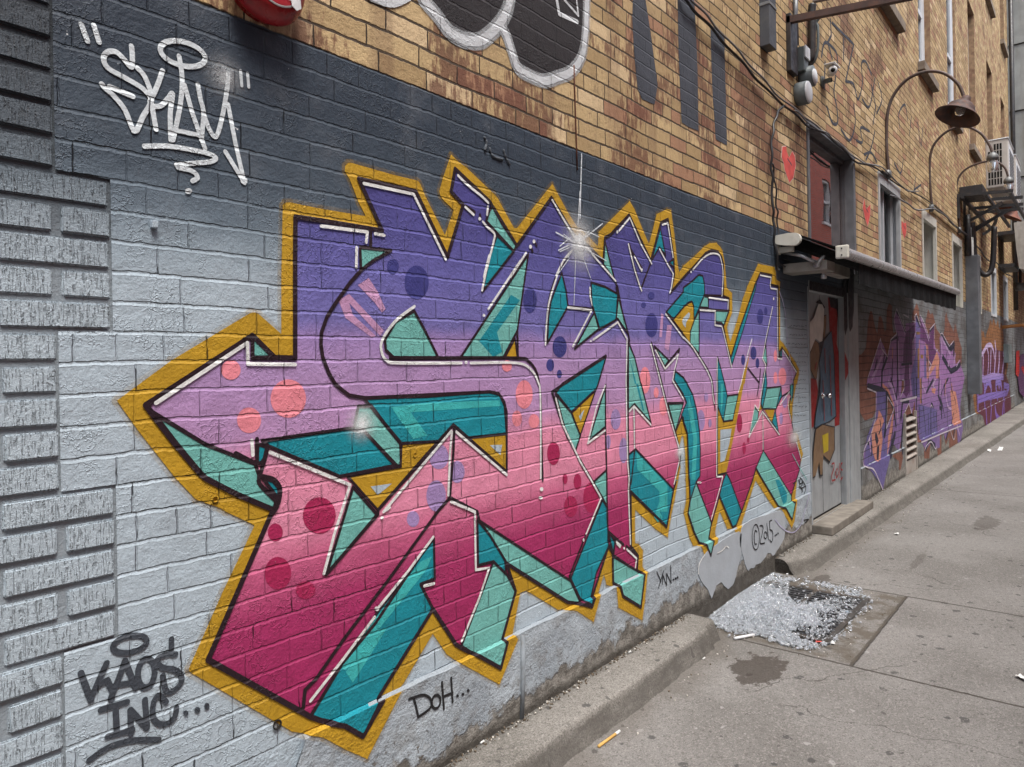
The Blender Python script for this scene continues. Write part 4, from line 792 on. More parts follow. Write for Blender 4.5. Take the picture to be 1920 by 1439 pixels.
# ---------------------------------------------------------------- black throw-up at the top
M_BKD = paint('faded_black_paint',(.028,.024,.026),rough=.75,fleck=.8)
T6 = thing('graffiti_piece','black bubble shapes with thick white spray outlines on the bare brick at the top','graffiti',(1.8,0,3))
polys('black_fill', ['b 505,-160 505,0 570,110 640,185 700,205 780,212 830,180 880,110 940,20 960,-160','b 960,-160 955,60 915,155 960,260 1000,385 1060,420 1130,440 1250,420 1345,320 1370,150 1375,-160'], M_BKD, T6, 1)
M_MIST = paint('white_overspray',(.50,.52,.54),rough=.7); M_MIST.node_tree.nodes['Principled BSDF'].inputs['Alpha'].default_value = .32
strokes('overspray', [('@b 430,-80 460,0 540,95 590,165 640,205 700,230 770,235 820,205 880,145 930,60 955,-60',.066),('@b 895,150 925,200 955,290 990,385 1060,430 1140,458 1220,435 1290,405 1350,320 1372,180 1378,0 1378,-100',.062)], M_MIST, T6, 2)
strokes('white_outline', [('@b 430,-80 460,0 540,95 590,165 640,205 700,230 770,235 820,205 880,145 930,60 955,-60',.036),('@b 895,150 925,200 955,290 990,385 1060,430 1140,458 1220,435 1290,405 1350,320 1372,180 1378,0 1378,-100',.034),('@b 160,-20 240,10 300,12 370,-20',.034),('b 1205,-20 1222,80 1325,125',.02),('b 1250,0 1330,90 1320,0',.012)], paint('white_outline_paint',(.56,.58,.60),fleck=.6), T6, 3)
M_SLM = paint('slate_patch_paint',(.058,.063,.078),rough=.8,fleck=.5)
for s_,lb in (('b 1640,-60 1700,-60 1725,100 1740,200 1778,480 1760,590 1690,560 1665,500 1645,300 1635,100','tall slate grey painted stripe on the bare brick, nearest the bubble graffiti'),('c -30,-40 60,-40 70,110 82,400 88,740 30,715 -8,690 -25,300','slate grey painted stripe on the bare brick where the cables cross'),('c 155,165 190,155 232,195 240,500 248,820 185,785 165,500','slate grey painted stripe on the bare brick, farthest from the bubble graffiti')):
    o = polys('paint_stripe', [s_], M_SLM, None, 1); o['label'] = lb; o['category'] = 'paint stripe'; o['group'] = 'slate painted stripes on the brick'
T7 = thing('graffiti_scrawl','faint thin black scrawled letters high on the buff brick above the windows','graffiti',(7.5,0,4))
strokes('lettering', [(s_,.028) for s_ in ['c 830,110 835,200 815,240 840,330','c 840,130 905,195 960,250','@c 780,320 800,240 860,290 870,350','c 905,215 905,340','c 960,255 915,460','@c 920,460 960,475 985,560 1010,470 1005,360 1030,350 1060,420','@c 1010,560 1050,600 1080,440','@c 860,430 850,520 865,600 870,690 840,690 810,600','c 800,350 795,500','@c 890,730 940,790 970,690 960,590','@c 975,790 1010,800 1000,720 1050,740','@c 1100,470 1120,560 1090,640','c 1060,480 1085,600 1070,700','@c 1220,720 1215,640 1250,590 1265,680','c 1285,660 1275,760','c 1320,690 1340,830 1350,720','@c 1190,920 1225,975 1240,900','c 1310,1000 1300,1070 1340,1040','@c 1020,870 1060,860 1090,910','@c 1030,900 1060,830 1080,740']], M_SLM, T7, 1)
T8 = thing('graffiti_scrawl','tiny black scribbles beside the door at the right edge of the mural','graffiti',(5.6,0,.8))
strokes('lettering', [(s_,.010) for s_ in ['@q 1730,0 1760,60 1800,20 1770,120 1840,90','@q 1740,100 1790,150 1780,190','@q 1650,60 1700,20','@f 655,1290 660,1250 690,1300 680,1340','@q 1780,600 1850,590 1800,640']], M_TK, T8, 4)
rnd = random.Random(5)
HW = []
for k_ in range(11):
    y_ = 570+k_*134
    x_ = 1590+rnd.uniform(-60,40); xe = 1840
    while x_ < xe:
        L_ = rnd.uniform(20,46); pts = []
        for j_ in range(6): pts.append('%.0f,%.0f'%(x_+L_*j_/5, y_+(x_-1590)*.03+rnd.uniform(-12,12)))
        HW.append(('m '+' '.join(pts),.0032)); x_ += L_+rnd.uniform(6,20)
T9 = thing('wall_note','lines of tiny illegible black handwriting on the grey brick strip left of the door','writing',(5.7,0,1.4))
strokes('handwriting', HW, M_TK, T9, 2)
# hearts
M_HEART = simple('red_paper_heart',(.55,.095,.085),.8,var=.2,bmp=.001); M_HW = simple('paper_edge',(.6,.45,.4),.9)
for s_,lb in (('C 490,600 545,590 548,650 580,750 625,660 660,720 675,850 660,920 640,1030 620,1050 590,1095 560,1020 520,900 510,820 480,740','large torn red paper heart pasted on the brick left of the upper doorway'),('c 1020,1120 1030,1180 1055,1150 1052,1220 1040,1272 1025,1230 1012,1170','faded red paper heart pasted between the doorway and the first window'),('F 225,180 250,215 285,205 292,290 285,350 262,435 235,350 222,260','small faded red paper heart pasted just right of the first window')):
    pts = P(s_); cxm = sum(p_[0] for p_ in pts)/len(pts); czm = sum(p_[1] for p_ in pts)/len(pts)
    H_ = thing('paper_heart', lb, 'paper heart', (cxm,0,czm), 'red hearts pasted on the brick')
    bm = bmesh.new(); poly_v(bm, [(cxm+(a_-cxm)*1.07, czm+(b_-czm)*1.05) for a_,b_ in pts], -.0016); finish(bm,'paper_edge',M_HW,H_)
    bm = bmesh.new(); poly_v(bm, pts, -.0026); finish(bm,'paper',M_HEART,H_)
    strokes('mark', [([(cxm-.03,czm+.03),(cxm+.06,czm+.0)],.012)], M_SLM, H_, 3)
# ================================================================ second mural (past the doorway)
M_FLAME = paint('rust_flame_paint',(.20,.085,.060),rough=.75,fleck=.6,var=.2); M_LIL = paint('lilac_paint',stops=[(.1,(.17,.115,.27)),(.75,(.22,.13,.32)),(1.1,(.32,.165,.38)),(2.0,(.28,.14,.32))],rough=.65)
M_PUR = paint('deep_purple_paint',(.115,.035,.125)); M_BV = paint('blue_violet_paint',(.13,.105,.28)); M_SALM = paint('salmon_paint',(.55,.235,.17)); M_NAVY = paint('navy_paint',(.022,.022,.045))
M_OCH = paint('ochre_paint',(.25,.13,.03)); M_LEDGEL = paint('pale_line_paint',(.55,.50,.56))
MV = thing('graffiti_mural','purple and lilac spiky graffiti with rust brown flames, around the louvre vent past the doorway','graffiti mural',(10,0,1.2))
FL = ['v 1919,560 90,560 u 90,1439 90,1060 110,1000 130,1020 180,960 225,880 260,420 300,230 335,235 375,450 400,560 430,640 455,330 490,320 520,380 560,600 590,560 600,200 640,80 690,140 700,500 720,620 900,560 1050,440 1060,260 1140,75 1180,200 1190,420 1290,480 1320,300 1345,190 1385,290 1425,255 1470,430 1500,560 1530,600 1600,700 1640,560 1650,330 1670,235 1700,380 1770,520 1800,600 1830,440 1870,620 1900,740 1950,900',
 'v 90,250 90,560 200,760 350,700 400,560 420,250','v 600,330 620,330 720,560 730,1100 850,1310 850,900 880,650 1000,430 1060,640 1130,760 1130,1150 1240,1150 1250,1439 1340,1439 1360,1180 1480,1250 1500,1430 1560,1439 1560,1000 1600,1000 1640,1200 1700,1050 1700,1439 1850,1439 1850,900 1000,300',
 'v 670,1400 700,1360 850,1310 860,1439 820,1640 790,1640 790,1480']
def inside_vent(f_): pass
polys('flames', FL, M_FLAME, MV, 1)
polys('letter_fill', ['v 235,125 u 250,1430 480,720 560,900 610,1050 640,900 665,740 770,640 730,480 718,370 770,190 930,600 940,450 1110,430 1120,290 1200,480 1200,300 1280,480 1360,720 1370,550 1450,455 1450,730 1470,880 1500,920 1555,1000 1550,700 1590,620 1650,720 1720,860 1810,780 1820,1000 1840,1190 1919,1100 f 1560,605 1585,680 1570,760 1560,850 1565,930 1570,960 1550,1105 v 1860,1180 1840,920 1700,930 1640,1120 1600,980 1530,1000 1530,1240 1450,1270 1370,1140 1280,1290 1200,1150 v 1130,850 1100,400 1050,640 1000,450 900,640 890,900 820,1310 700,1160 620,1380 f 1115,1320 1080,1240 1015,1180 1018,1080 1080,920 v 410,580 395,250'], M_LIL, MV, 2)
polys('dark_shapes', ['u 945,610 1110,450 1110,600 1050,850 1050,1160 890,1160 900,850','u 1200,345 1370,725 1385,560 1450,490 1440,900 1490,950 1400,1200 1330,1100 1330,850 1280,780 1200,750','v 880,250 900,90 u 930,1200 1000,1200 v 1000,250 950,340','u 1330,1200 1200,1200 v 1160,200 1300,320 1420,420 1420,350 1540,420 1520,330 1500,100 1600,560 1500,700 1180,700 1180,300'][:3], M_PUR, MV, 3)
polys('blue_shapes', ['u 1120,325 1195,480 1195,1439 v 1200,340 1060,330 1030,0 u 1050,1300 1120,1000','v 420,240 585,240 580,900 545,1100 640,1380 f 1115,1300 1020,1170 v 240,1050 410,640','u 1270,850 1330,860 1330,1439 1270,1439','v 1160,460 1500,560 1500,1000 1200,1120'], M_BV, MV, 3)
polys('salmon_shapes', ['v 450,560 500,650 545,760 500,900 520,1100 480,1439 400,1500 340,1330 320,1000 350,850 430,720','u 1500,950 1545,1100 1540,1439 1480,1439 1480,1200 1340,1439 1330,1380','v 1400,180 1480,180 1460,280 1410,250','v 1740,210 1840,240 1900,600 1919,800 1780,850 1760,500','u 1290,790 1330,880 1330,1439 1315,1439 1310,900','v 620,1050 700,650 720,620 700,900 640,1200 600,1400'], M_SALM, MV, 4)
polys('brown_windows', ['v 620,335 700,480 715,560 600,850 585,880 600,500','u 1290,1000 1380,1200 1345,1300','v 870,30 905,30 905,180 850,300','v 990,460 1040,630 910,690 940,580'], M_FLAME, MV, 4)
polys('ochre_shapes', ['u 1130,600 1190,600 1190,650 1130,650','u 1205,1010 1250,1010 1250,1080 1205,1080','u 1150,900 1185,900 1180,1439 1150,1439','v 1195,0 1225,0 1225,440 1195,440','v 540,120 600,150 740,560 760,800 720,600 600,230'], M_OCH, MV, 5)
polys('navy_shapes', ['v 250,80 500,150 590,240 410,240 235,180','u 660,740 780,680 780,720 670,780','u 1360,560 1450,480 1450,510 1370,620','v 1870,1180 1919,1080 1919,1300 1870,1330'], M_NAVY, MV, 5)
NAVL = [('v 590,240 590,620 575,900 555,1020',.075),('u 780,640 790,1439 v 770,360',.045),('v 670,0 760,340',.035),('u 600,1060 510,1300 v 500,160',.05),('v 600,260 720,560 760,860',.045),('v 850,720 880,400 990,400',.06),('v 850,1320 870,1000 900,700',.06),('v 640,1380 700,1160 740,1000',.08),('v 1130,0 1130,700 1160,950',.05),('v 1310,250 1430,20',.05),('v 1540,0 1520,300 1590,500 1580,700',.06),('v 1700,0 1620,150 1640,300',.05),('u 1570,650 1700,860 1760,900 1810,820 1800,1000',.10),('u 1600,1050 1750,1310 1860,1250 1919,1180',.09),('v 1250,520 1270,700 1300,1000',.03),('@v 1390,1000 1390,520 1410,470 1430,520',.05),('v 1490,630 1500,900',.04),('v 1550,520 1590,560',.06),('v 1680,440 1690,900',.03),('v 1800,620 1750,850',.03),('u 860,1190 1050,1170',.03),('u 1330,850 1330,1300',.03),('v 1640,1100 1680,930',.05),('v 1270,1280 1330,1110 1440,1200',.06),('v 1770,1060 1800,900',.05),('u 1130,330 1190,480',.06),('u 770,230 930,590',.04),('v 400,1050 440,1200 430,1400',.09)]
strokes('navy_outline', NAVL, M_NAVY, MV, 6)
WHL = ['u 250,1430 480,720 495,900 605,1050 665,740 770,640 718,370 770,190 930,590','v 240,180 400,250 395,560 f 1080,920','u 880,300 900,500','u 890,290 985,340 985,210','u 1045,300 1050,410 1110,420 1090,330 1125,275 1195,480','u 1120,600 1060,780 1075,1035 1110,900','u 1200,300 1280,460 1360,720','u 1370,560 1460,450 1450,720','u 1475,900 1495,950 1515,910','u 1555,800 1560,640 1590,620 1720,860 1800,760','u 1345,1110 1395,1200 1355,1300 1350,1120','v 605,330 700,480 715,560 585,900 605,350','v 840,330 905,180 905,30 870,30','v 900,720 920,600 990,450 1045,640','v 1420,120 1470,20','v 1450,170 1420,120','@v 1250,1290 1290,1200 1370,1140 1440,1260 1470,1230','@v 1715,920 1770,1090 1800,1050 1800,900','@f 1080,920 1050,1020 1015,1100 1015,1180 1060,1200 1090,1260 1117,1325','@v 1380,520 1395,480 1415,520','u 1850,1230 1900,1110']
NAV2 = ['u 800,700 800,1439 v 800,300','u 960,700 950,1150','u 1010,430 1000,850','u 700,1100 690,1439','u 1560,760 1560,1000 1530,1300 1520,1439','u 1690,900 1650,1150','v 1000,0 1010,280','v 1080,0 1090,330','v 1220,0 1200,300 1230,450','v 1350,0 1330,200','v 1600,200 1560,330 1600,480 1640,700','v 1740,0 1760,200 1830,400 1850,600','v 1180,520 1180,900','v 1440,620 1450,900','v 1340,640 1350,1000','v 660,60 650,200','v 470,760 490,900 450,1000','v 240,1150 330,1230 320,1380','v 700,900 680,1150','u 420,1100 360,1350','u 560,1000 530,1150']
strokes('navy_outline', [(s_,.028) for s_ in NAV2], M_NAVY, MV, 6)
strokes('salmon_lines', [(s_,.035) for s_ in ['u 1330,850 1345,1100 1335,1439','u 700,900 690,1060','v 1190,20 1200,440','v 1660,20 1640,300','v 1760,100 1800,330 1850,560','v 520,120 620,220 720,480','v 430,1200 500,1000','v 700,680 690,900 640,1150','u 1180,760 1175,1100']], M_SALM, MV, 7)
strokes('white_outline', [(s_,.016) for s_ in WHL], M_LEDGEL, MV, 8)
strokes('ledge_line', [('v 1190,1150 1560,990 1919,850',.02),('v 840,405 1130,335',.025)], M_LEDGEL, MV, 8)
M_PLIL = paint('pale_lilac_paint',(.44,.29,.50))
strokes('pale_lines', [(s_,w_) for s_,w_ in [('u 800,330 870,500 920,640',.03),('u 1210,380 1300,600 1350,760',.03),('u 1580,700 1680,900 1740,1010',.05),('u 1580,760 1590,1020',.06),('u 1830,1000 1800,1200',.05),('u 520,1000 420,1250 330,1439',.05),('u 800,800 810,1439',.05),('v 620,60 700,180 760,420',.05),('v 780,440 790,760',.06),('u 1360,1250 1360,1439',.04),('v 1560,60 1560,300',.05),('v 1660,300 1690,500 1760,560',.05),('v 1840,850 1880,1000',.06),('v 280,1100 300,1300',.04),('u 1000,1200 1000,1439',.03),('v 1230,130 1290,240',.03),('u 1720,1100 1700,1200',.06)]], M_PLIL, MV, 7)
# third piece further on
MW = thing('graffiti_mural','lilac and maroon bubble graffiti on orange sprayed brick, farther along past the grey duct','graffiti mural',(17,0,1.2))
M_ORG = paint('orange_paint',(.26,.115,.045),rough=.8,var=.3,fleck=1.0); M_MAR = paint('maroon_paint',(.115,.025,.045)); M_LI2 = paint('bright_lilac_paint',stops=[(.2,(.20,.11,.42)),(.9,(.24,.17,.52)),(1.3,(.52,.38,.66)),(2.0,(.62,.52,.74))]); M_REDP = paint('red_paint',(.55,.012,.01))
polys('orange_flames', ['w 925,760 950,640 985,760 1010,740 1040,900 1080,760 1130,640 1160,460 1200,600 1235,430 1290,620 1330,480 1370,700 1400,520 1440,650 1455,800 1460,1100 1440,1300 900,1300 940,1000','z 440,0 830,60 850,280 830,420 870,560 720,820 450,900 420,680 450,600'], M_ORG, MW, 1)
polys('maroon_shadow', ['z 450,100 560,100 620,60 700,100 800,130 830,200 810,400 870,560 880,880 850,900 800,1040 700,1100 620,1130 580,1140 530,920 470,880 450,600 450,400'], M_MAR, MW, 2)
strokes('lilac_letters', [(s_,w_*.50) for s_,w_ in [('@z 520,180 560,110 590,60 640,50 670,120 680,200',.20),('@z 590,70 610,200 600,420',.17),('@z 500,180 490,300 480,560 480,830',.28),('z 545,190 540,420 560,560',.2),('z 690,20 700,120 680,400',.26),('z 640,120 630,420 640,560',.22),('z 740,160 740,280 720,440 740,560',.3),('z 790,160 810,120 790,300 770,440',.3),('z 460,430 560,470 660,430 790,440',.3),('@z 560,620 600,500 640,560 640,700',.3),('@z 720,700 700,520 760,520 770,640',.3),('z 800,700 800,540 860,560 830,640',.3),('z 480,720 560,690 820,640',.3),('z 560,720 580,1050',.22),('z 640,720 620,1040',.2),('@z 680,820 700,920 760,960 780,780',.3),('z 790,640 795,1010',.2)]], M_LI2, MW, 3)
M_GRW = paint('whitish_paint',(.45,.47,.48))
MX = thing('graffiti_piece','red and violet painted patch at the far right end of the painted wall','graffiti',(21.5,0,1.2))
polys('red_patch', ['z 950,130 960,115 990,115 990,380 975,440 945,410'], M_REDP, MX, 1)
polys('violet_patch', ['z 1000,170 1046,150 1046,700 990,640 970,450'], M_PUR, MX, 1)
polys('red_patch', ['z 1010,330 1030,300 1046,330 1046,420'], M_REDP, MX, 3)
# ================================================================ doorway
DX0, DX1 = 5.93, 6.90; DY = .035
M_DOORW = simple('grey_painted_wood',(.30,.32,.335),.55,var=.08,dirt=(.12,.12,.12),dirt_amt=.5,dirt_scale=5,streak=True)
DR = mobj('door', MB().box(5.94,6.89,DY,DY+.05,.185,2.05).v, MB().box(0,1,0,1,0,1).f, M_DOORW, BLD)
DP = {}
def dpaint(name, specs, mat, k_):
    bm = bmesh.new()
    for s_ in specs:
        pts = [(min(max(p_[0],5.945),6.885), min(max(p_[1],.19),2.04)) for p_ in P(s_, DY)]; poly_v(bm, pts, DY-.002-k_*.0015)
    for f_ in bm.faces:
        if f_.normal.y > 0: f_.normal_flip()
    return bmo(name, bm, mat, DR)
def dp(n_,c_): return simple(n_,c_,.6,var=.1,bmp=.0004)
M_DRED, M_DDK, M_DBL, M_DBR, M_DWH, M_DYE = dp('door_red',(.27,.012,.012)),dp('door_black',(.012,.011,.016)),dp('door_blue',(.075,.13,.19)),dp('door_brown',(.19,.115,.06)),dp('door_white',(.62,.60,.56)),dp('door_yellow',(.45,.33,.01))
dpaint('red_background', ['f 815,150 870,300 865,500 900,540 935,600 930,660 890,700 882,760 890,860 880,950 855,960 850,700 825,420','f 705,690 750,690 760,760 735,960 712,985 705,900'], M_DRED, 0)
dpaint('black_drips', ['f 818,120 960,130 955,400 925,395 900,415 880,400 868,330 862,300 830,290','f 745,262 770,245 800,290 790,300 760,268'], M_DDK, 1)
dpaint('jacket', ['f 755,500 785,470 835,420 850,560 858,800 862,905 830,930 800,945 775,950 735,975 740,900 760,780 770,650 760,560'], M_DDK, 2)
dpaint('jacket', ['f 765,600 790,480 832,425 845,560 852,800 856,900 830,925 800,940 780,945 740,968 745,900 767,780 773,700'], M_DBL, 3)
dpaint('arms', ['f 788,335 803,330 803,380 795,460 785,470 780,400','f 735,470 760,490 768,550 748,690 738,700 712,640 708,550','f 740,972 780,945 850,960 852,1090 822,1165 782,1128 782,1240 765,1240 760,1170 740,1245 722,1255 726,1100'], M_DDK, 4)
dpaint('arms', ['f 790,340 801,336 801,380 793,455 786,465 782,400','f 736,475 757,492 764,550 746,685 738,692 714,640 711,552','f 743,978 780,951 846,966 847,1088 820,1155 785,1120 779,1230 768,1230 762,1160 742,1235 726,1245 730,1100'], M_DBR, 5)
dpaint('white_hat', ['f 706,375 730,350 750,290 758,270 778,275 788,300 785,400 778,480 765,485 740,465 710,540'], M_DWH, 6)
dpaint('yellow_box', ['f 778,1010 812,995 812,1095 785,1112'], M_DYE, 6)
bm = bmesh.new()
for s_ in ('f 830,1170 845,1165 843,1190 828,1240 832,1265 850,1258','f 858,1195 850,1225 858,1250 868,1225 862,1195','f 873,1165 876,1250','f 896,1160 882,1170 880,1200 892,1205 895,1240 880,1258','f 735,640 745,600','f 790,520 795,660','f 780,700 790,930','f 820,560 830,900'):
    pts = P(s_, DY)
    for i in range(len(pts)-1):
        a_, b_ = Vector(pts[i]), Vector(pts[i+1]); n_ = (b_-a_).normalized(); n_ = Vector((-n_.y,n_.x))*.008
        y_ = DY-.013-.0001*i; bm.faces.new([bm.verts.new((q_.x,y_,q_.y)) for q_ in (a_+n_,a_-n_,b_-n_,b_+n_)])
sp = [f_ for f_ in bm.faces]
bmo('numerals', bm, M_DRED, DR, label='red painted 2015 and thin lines')
mb = MB(); mb.box(6.345,6.350,DY-.001,DY+.01,.19,2.04); mb.build('seam', M_SOLID, DR)
kx, kz = wl(1550,742,DY-.05)
M_CHR = simple('chrome',(.7,.7,.7),.18,metal=1,var=.03,bmp=0)
mb = MB(); mb.lathe([(0,-.075),(.014,-.070),(.021,-.058),(.020,-.046),(.012,-.035),(.011,-.008),(.024,-.006),(.026,0)],(kx,DY-.016,kz),(0,1,0)); mb.build('knob', M_CHR, DR, True)
mb = MB(); mb.box(6.90,7.02,-.012,.10,.16,2.06,.004); mb.box(7.02,7.20,-.02,.05,.16,2.10,.004); mb.box(5.90,5.93,-.008,.10,.16,2.08,.003); mb.box(5.93,7.02,-.008,.10,2.05,2.13,.003); mb.box(7.20,7.42,-.006,.02,.0,2.12)
FR = mb.build('door_frame', M_DOORW, BLD)
def fpaint(nm, s_, x0, x1, yp, mat):
    pts = [(min(max(p_[0],x0),x1),p_[1]) for p_ in P(s_, yp)]; bm = bmesh.new(); poly_v(bm, pts, yp-.002)
    for f_ in bm.faces:
        if f_.normal.y > 0: f_.normal_flip()
    bmo(nm, bm, mat, BLD)
DRP = 'f 800,40 965,60 962,300 955,400 940,430 930,400 915,450 905,415 890,450 878,400 865,330 800,300'
REDB = 'f 868,480 900,540 935,600 932,660 892,705 880,700 860,600'
for x0_,x1_,yp_ in ((6.905,7.015,-.012),(7.025,7.195,-.02),(7.205,7.30,-.006)): fpaint('black_drips', DRP, x0_, x1_, yp_, M_DDK)
for x0_,x1_,yp_ in ((6.905,7.015,-.012),(7.025,7.195,-.02)): fpaint('red_paint', REDB, x0_, x1_, yp_, M_DRED)
bm = bmesh.new(); poly_v(bm, [(5.935,2.055),(7.015,2.055),(7.015,2.128),(5.935,2.128)], -.0095); bmo('black_drips', bm, M_DDK, BLD)  # plain black strip over the whole lintel face, no drip outline
mb = MB(); mb.box(5.90,7.22,-.16,.12,.10,.168,.008); mb.build('door_step', simple('weathered_wood_step',(.20,.18,.155),.85,var=.2,dirt=(.08,.07,.06),bmp=.002,bscale=40), BLD)
mb = MB(); mb.box(5.94,6.90,.036,.36,.0,2.06); mb.v=mb.v; mb.build('door_recess', M_SOLID, BLD)
# ================================================================ awning over the door
M_AWW = simple('off_white_plastic',(.62,.61,.54),.45,var=.04,dirt=(.35,.33,.27),dirt_amt=.4); M_AWS = simple('grey_silver_bar',(.50,.47,.46),.35,metal=.35,var=.06,dirt=(.28,.23,.21),dirt_amt=.5); M_AWB = simple('black_canvas',(.0065,.0062,.0068),.95,var=.2,bmp=.001,bscale=90,dirt=(.03,.03,.03),dirt_amt=.15,dirt_scale=8)
M_BEAM = simple('dirty_aluminium',(.30,.28,.24),.5,metal=.2,var=.15,dirt=(.12,.10,.08),dirt_amt=.7)
AW = thing('awning','rolled black awning with an off white cassette end and silver front bar above the doorway','awning',(5.15,0,2.3))
AX0, AX1 = 5.15, 10.25
def yz(px,py,X=AX0): return onx(px,py,X)
mb = MB(); bm = bmesh.new()
prof = [(0,2.345),(0,2.40),(-.10,2.408),(-.145,2.405)]+[(-.145-.045*math.sin(a_*math.pi/8), 2.36+.045*math.cos(a_*math.pi/8)) for a_ in range(1,8)]+[(-.145,2.315),(-.07,2.325)]
prof = [(y_, z_-.012) for y_,z_ in prof]
def extr(prof, x0, x1, mb):
    b = len(mb.v); n = len(prof); mb.v += [(x0,y_,z_) for y_,z_ in prof]+[(x1,y_,z_) for y_,z_ in prof]
    mb.f += [[b+i,b+(i+1)%n,b+n+(i+1)%n,b+n+i] for i in range(n)]+[list(range(b,b+n))[::-1],list(range(b+n,b+2*n))]
extr(prof, AX0, AX0+.035, mb); mb.build('cassette_end', M_AWW, AW)
mb = MB(); extr([(-.012,2.34),(-.012,2.385),(-.135,2.385),(-.17,2.35),(-.135,2.31),(-.05,2.32)], AX0+.035, AX1-.15, mb); mb.build('cassette', M_AWB, AW)
mb = MB()
n = 30
for i in range(n+1):
    x_ = AX0+.04+(AX1-AX0-.2)*i/n
    mb.v += [(x_,-.15,2.392),(x_,-.425,2.262),(x_,-.425,2.255),(x_,-.15,2.380)]
for i in range(n):
    for k in range(4): a_=i*4+k; b=i*4+(k+1)%4; mb.f.append([a_,b,b+4,a_+4])
mb.f.append([0,1,2,3]); mb.build('canvas', M_AWB, AW)
bz0, bz1 = 2.215, 2.285
def lin(x_): return (x_-AX0)/(AX1-AX0)
mb = MB(); P8 = [(-.46+.036*math.cos(a_*math.pi/6)*1.0, .038*math.sin(a_*math.pi/6)) for a_ in range(12)]
b=0
for x_ in (AX0+.03,AX1): mb.v += [(x_,y_,2.222+.065*lin(x_)+z_) for y_,z_ in P8]
mb.f += [[i,(i+1)%12,12+(i+1)%12,12+i] for i in range(12)]+[list(range(12)),list(range(12,24))]
mb.build('front_bar', M_AWS, AW, True)
mb = MB(); mb.box(AX0+.0,AX0+.035,-.502,-.418,2.178,2.268,.01); mb.build('bar_cap', M_AWW, AW)
mb = MB()
for z_ in (2.20,2.245): mb.lathe([(0,0),(.005,0),(.005,.002)],(AX0-.002,-.46,z_),(-1,0,0),8)
mb.build('screws', M_SOLID, AW)
mb = MB(); n = 70; x0_ = 5.62
for i in range(n+1):
    x_ = x0_+(AX1-.05-x0_)*i/n; zt_ = 2.21+.065*lin(x_); yw = -.452+.006*math.sin(i*1.3)+.004*math.sin(i*.47)
    zb_ = 2.035+.03*lin(x_)+.004*math.sin(i*.9); mb.v += [(x_,-.455,zt_),(x_,yw,zb_),(x_,yw+.004,zb_),(x_,-.449,zt_)]
for i in range(n):
    for k in range(4): a_=i*4+k; b=i*4+(k+1)%4; mb.f.append([a_,b,b+4,a_+4])
mb.f.append([0,1,2,3]); mb.build('valance', M_AWB, AW)
mb = MB(); mb.box(AX0+.16,AX0+.36,-.32,-.01,2.13,2.20,.006); mb.box(AX0+.34,5.95,-.31,-.23,2.12,2.20,.006); mb.build('folding_arm', M_BEAM, AW)
mb = MB()
for i_ in range(4): mb.lathe([(.0,-.02),(.018,-.018),(.022,0),(.012,.012),(.008,.05),(0,.052)],(AX0+.12+i_*.03,-.27+.02*(i_%2),2.17+.025*(i_//2)),(-.3,-.6,.7),10)
mb.tube([(AX0+.1,-.02,2.28),(AX0+.11,-.16,2.24),(AX0+.13,-.26,2.18)],.012); mb.lathe([(0,0),(.02,.004),(.02,.03),(0,.04)],(AX0+.22,-.28,2.07),(0,0,1),10)
mb.build('knuckle_joint', simple('galvanised_joint',(.42,.42,.41),.4,metal=.5,dirt=(.1,.09,.08),dirt_amt=.6), AW, True)
mb = MB(); mb.box(AX0+.06,AX0+.09,-.12,-.0,2.27,2.312,.004); mb.box(AX0+.04,AX0+.10,-.02,0,2.26,2.39,.003); mb.build('bracket', M_AWW, AW)
# ================================================================ cables
M_CBL = simple('black_cable',(.018,.018,.020),.5,bmp=0); M_CGR = simple('grey_cable',(.16,.16,.165),.55,bmp=0); M_COND = simple('grey_conduit',(.20,.21,.22),.5,metal=.3)
def wline(s_, y=-.03, rad=.008, n=10): return smooth([(a_,y,b_) for a_,b_ in P(s_, 0)], False, 5)
def cable(label, s_, rad, mat, y=-.03, sag=0, group=None, name='cable'):
    pts = wline(s_, y)
    pts = [(x_, y_-.006*math.sin(i*.8), z_) for i,(x_,y_,z_) in enumerate(pts)]
    MB().tube(pts, rad, 6).build(name, mat, None, True, label=label, cat='cable', group=group)
cable('black cable drooping across the bare brick from the top edge and on above the windows','b 1880,-60 c -20,-20 0,30 80,110 180,220 300,350 400,460 500,560 600,640 690,720 C 1050,440 1250,610 1450,800 1700,880 1919,1000 c 1100,970 1220,1060 1350,1120 1480,1230 1560,1310',.009,M_CBL)
cable('grey cable strung just above the black one from the top edge to the first window','b 1900,-60 c 0,0 90,100 190,210 310,340 410,450 510,555 620,640 C 800,260 1050,450 1250,600 1450,770 1600,850 1800,890 D 150,1130 240,1210 400,1220',.007,M_CGR,-.045)
cable('thin black cable sagging in front of the upper doorway lintel','C 560,120 700,240 820,350 950,400 1060,470 1200,600 1350,720 1480,810 1600,850 1750,880 B 0,2600',.006,M_CBL,-.06) if False else cable('thin grey cable sagging in front of the upper doorway lintel','C 560,120 700,240 820,350 950,400 1060,470 1200,600 1350,720 1480,810 1600,850 1750,880',.006,M_CGR,-.06)
cable('black cable bundle along the tops of the far windows','F 560,0 650,20 800,130 900,230 1000,320 1100,400 1200,500 1300,620 1400,740 1500,750 1560,830 1650,920 1740,960 1820,1050',.014,M_CBL,-.04)
cable('grey cable looping below the black bundle over the far windows','F 0,-160 120,-120 250,-40 400,40 620,20 760,110 950,280 1080,380',.010,M_CGR,-.05)
cable('black conduit curving off the wall and dropping to the awning','@ '.replace('@ ','')+'C 450,40 400,100 350,200 320,330 300,480 290,700 290,900 300,1100 305,1439 E 320,150 325,350 340,560 375,800 385,880',.009,M_CBL,-.028,name='conduit')
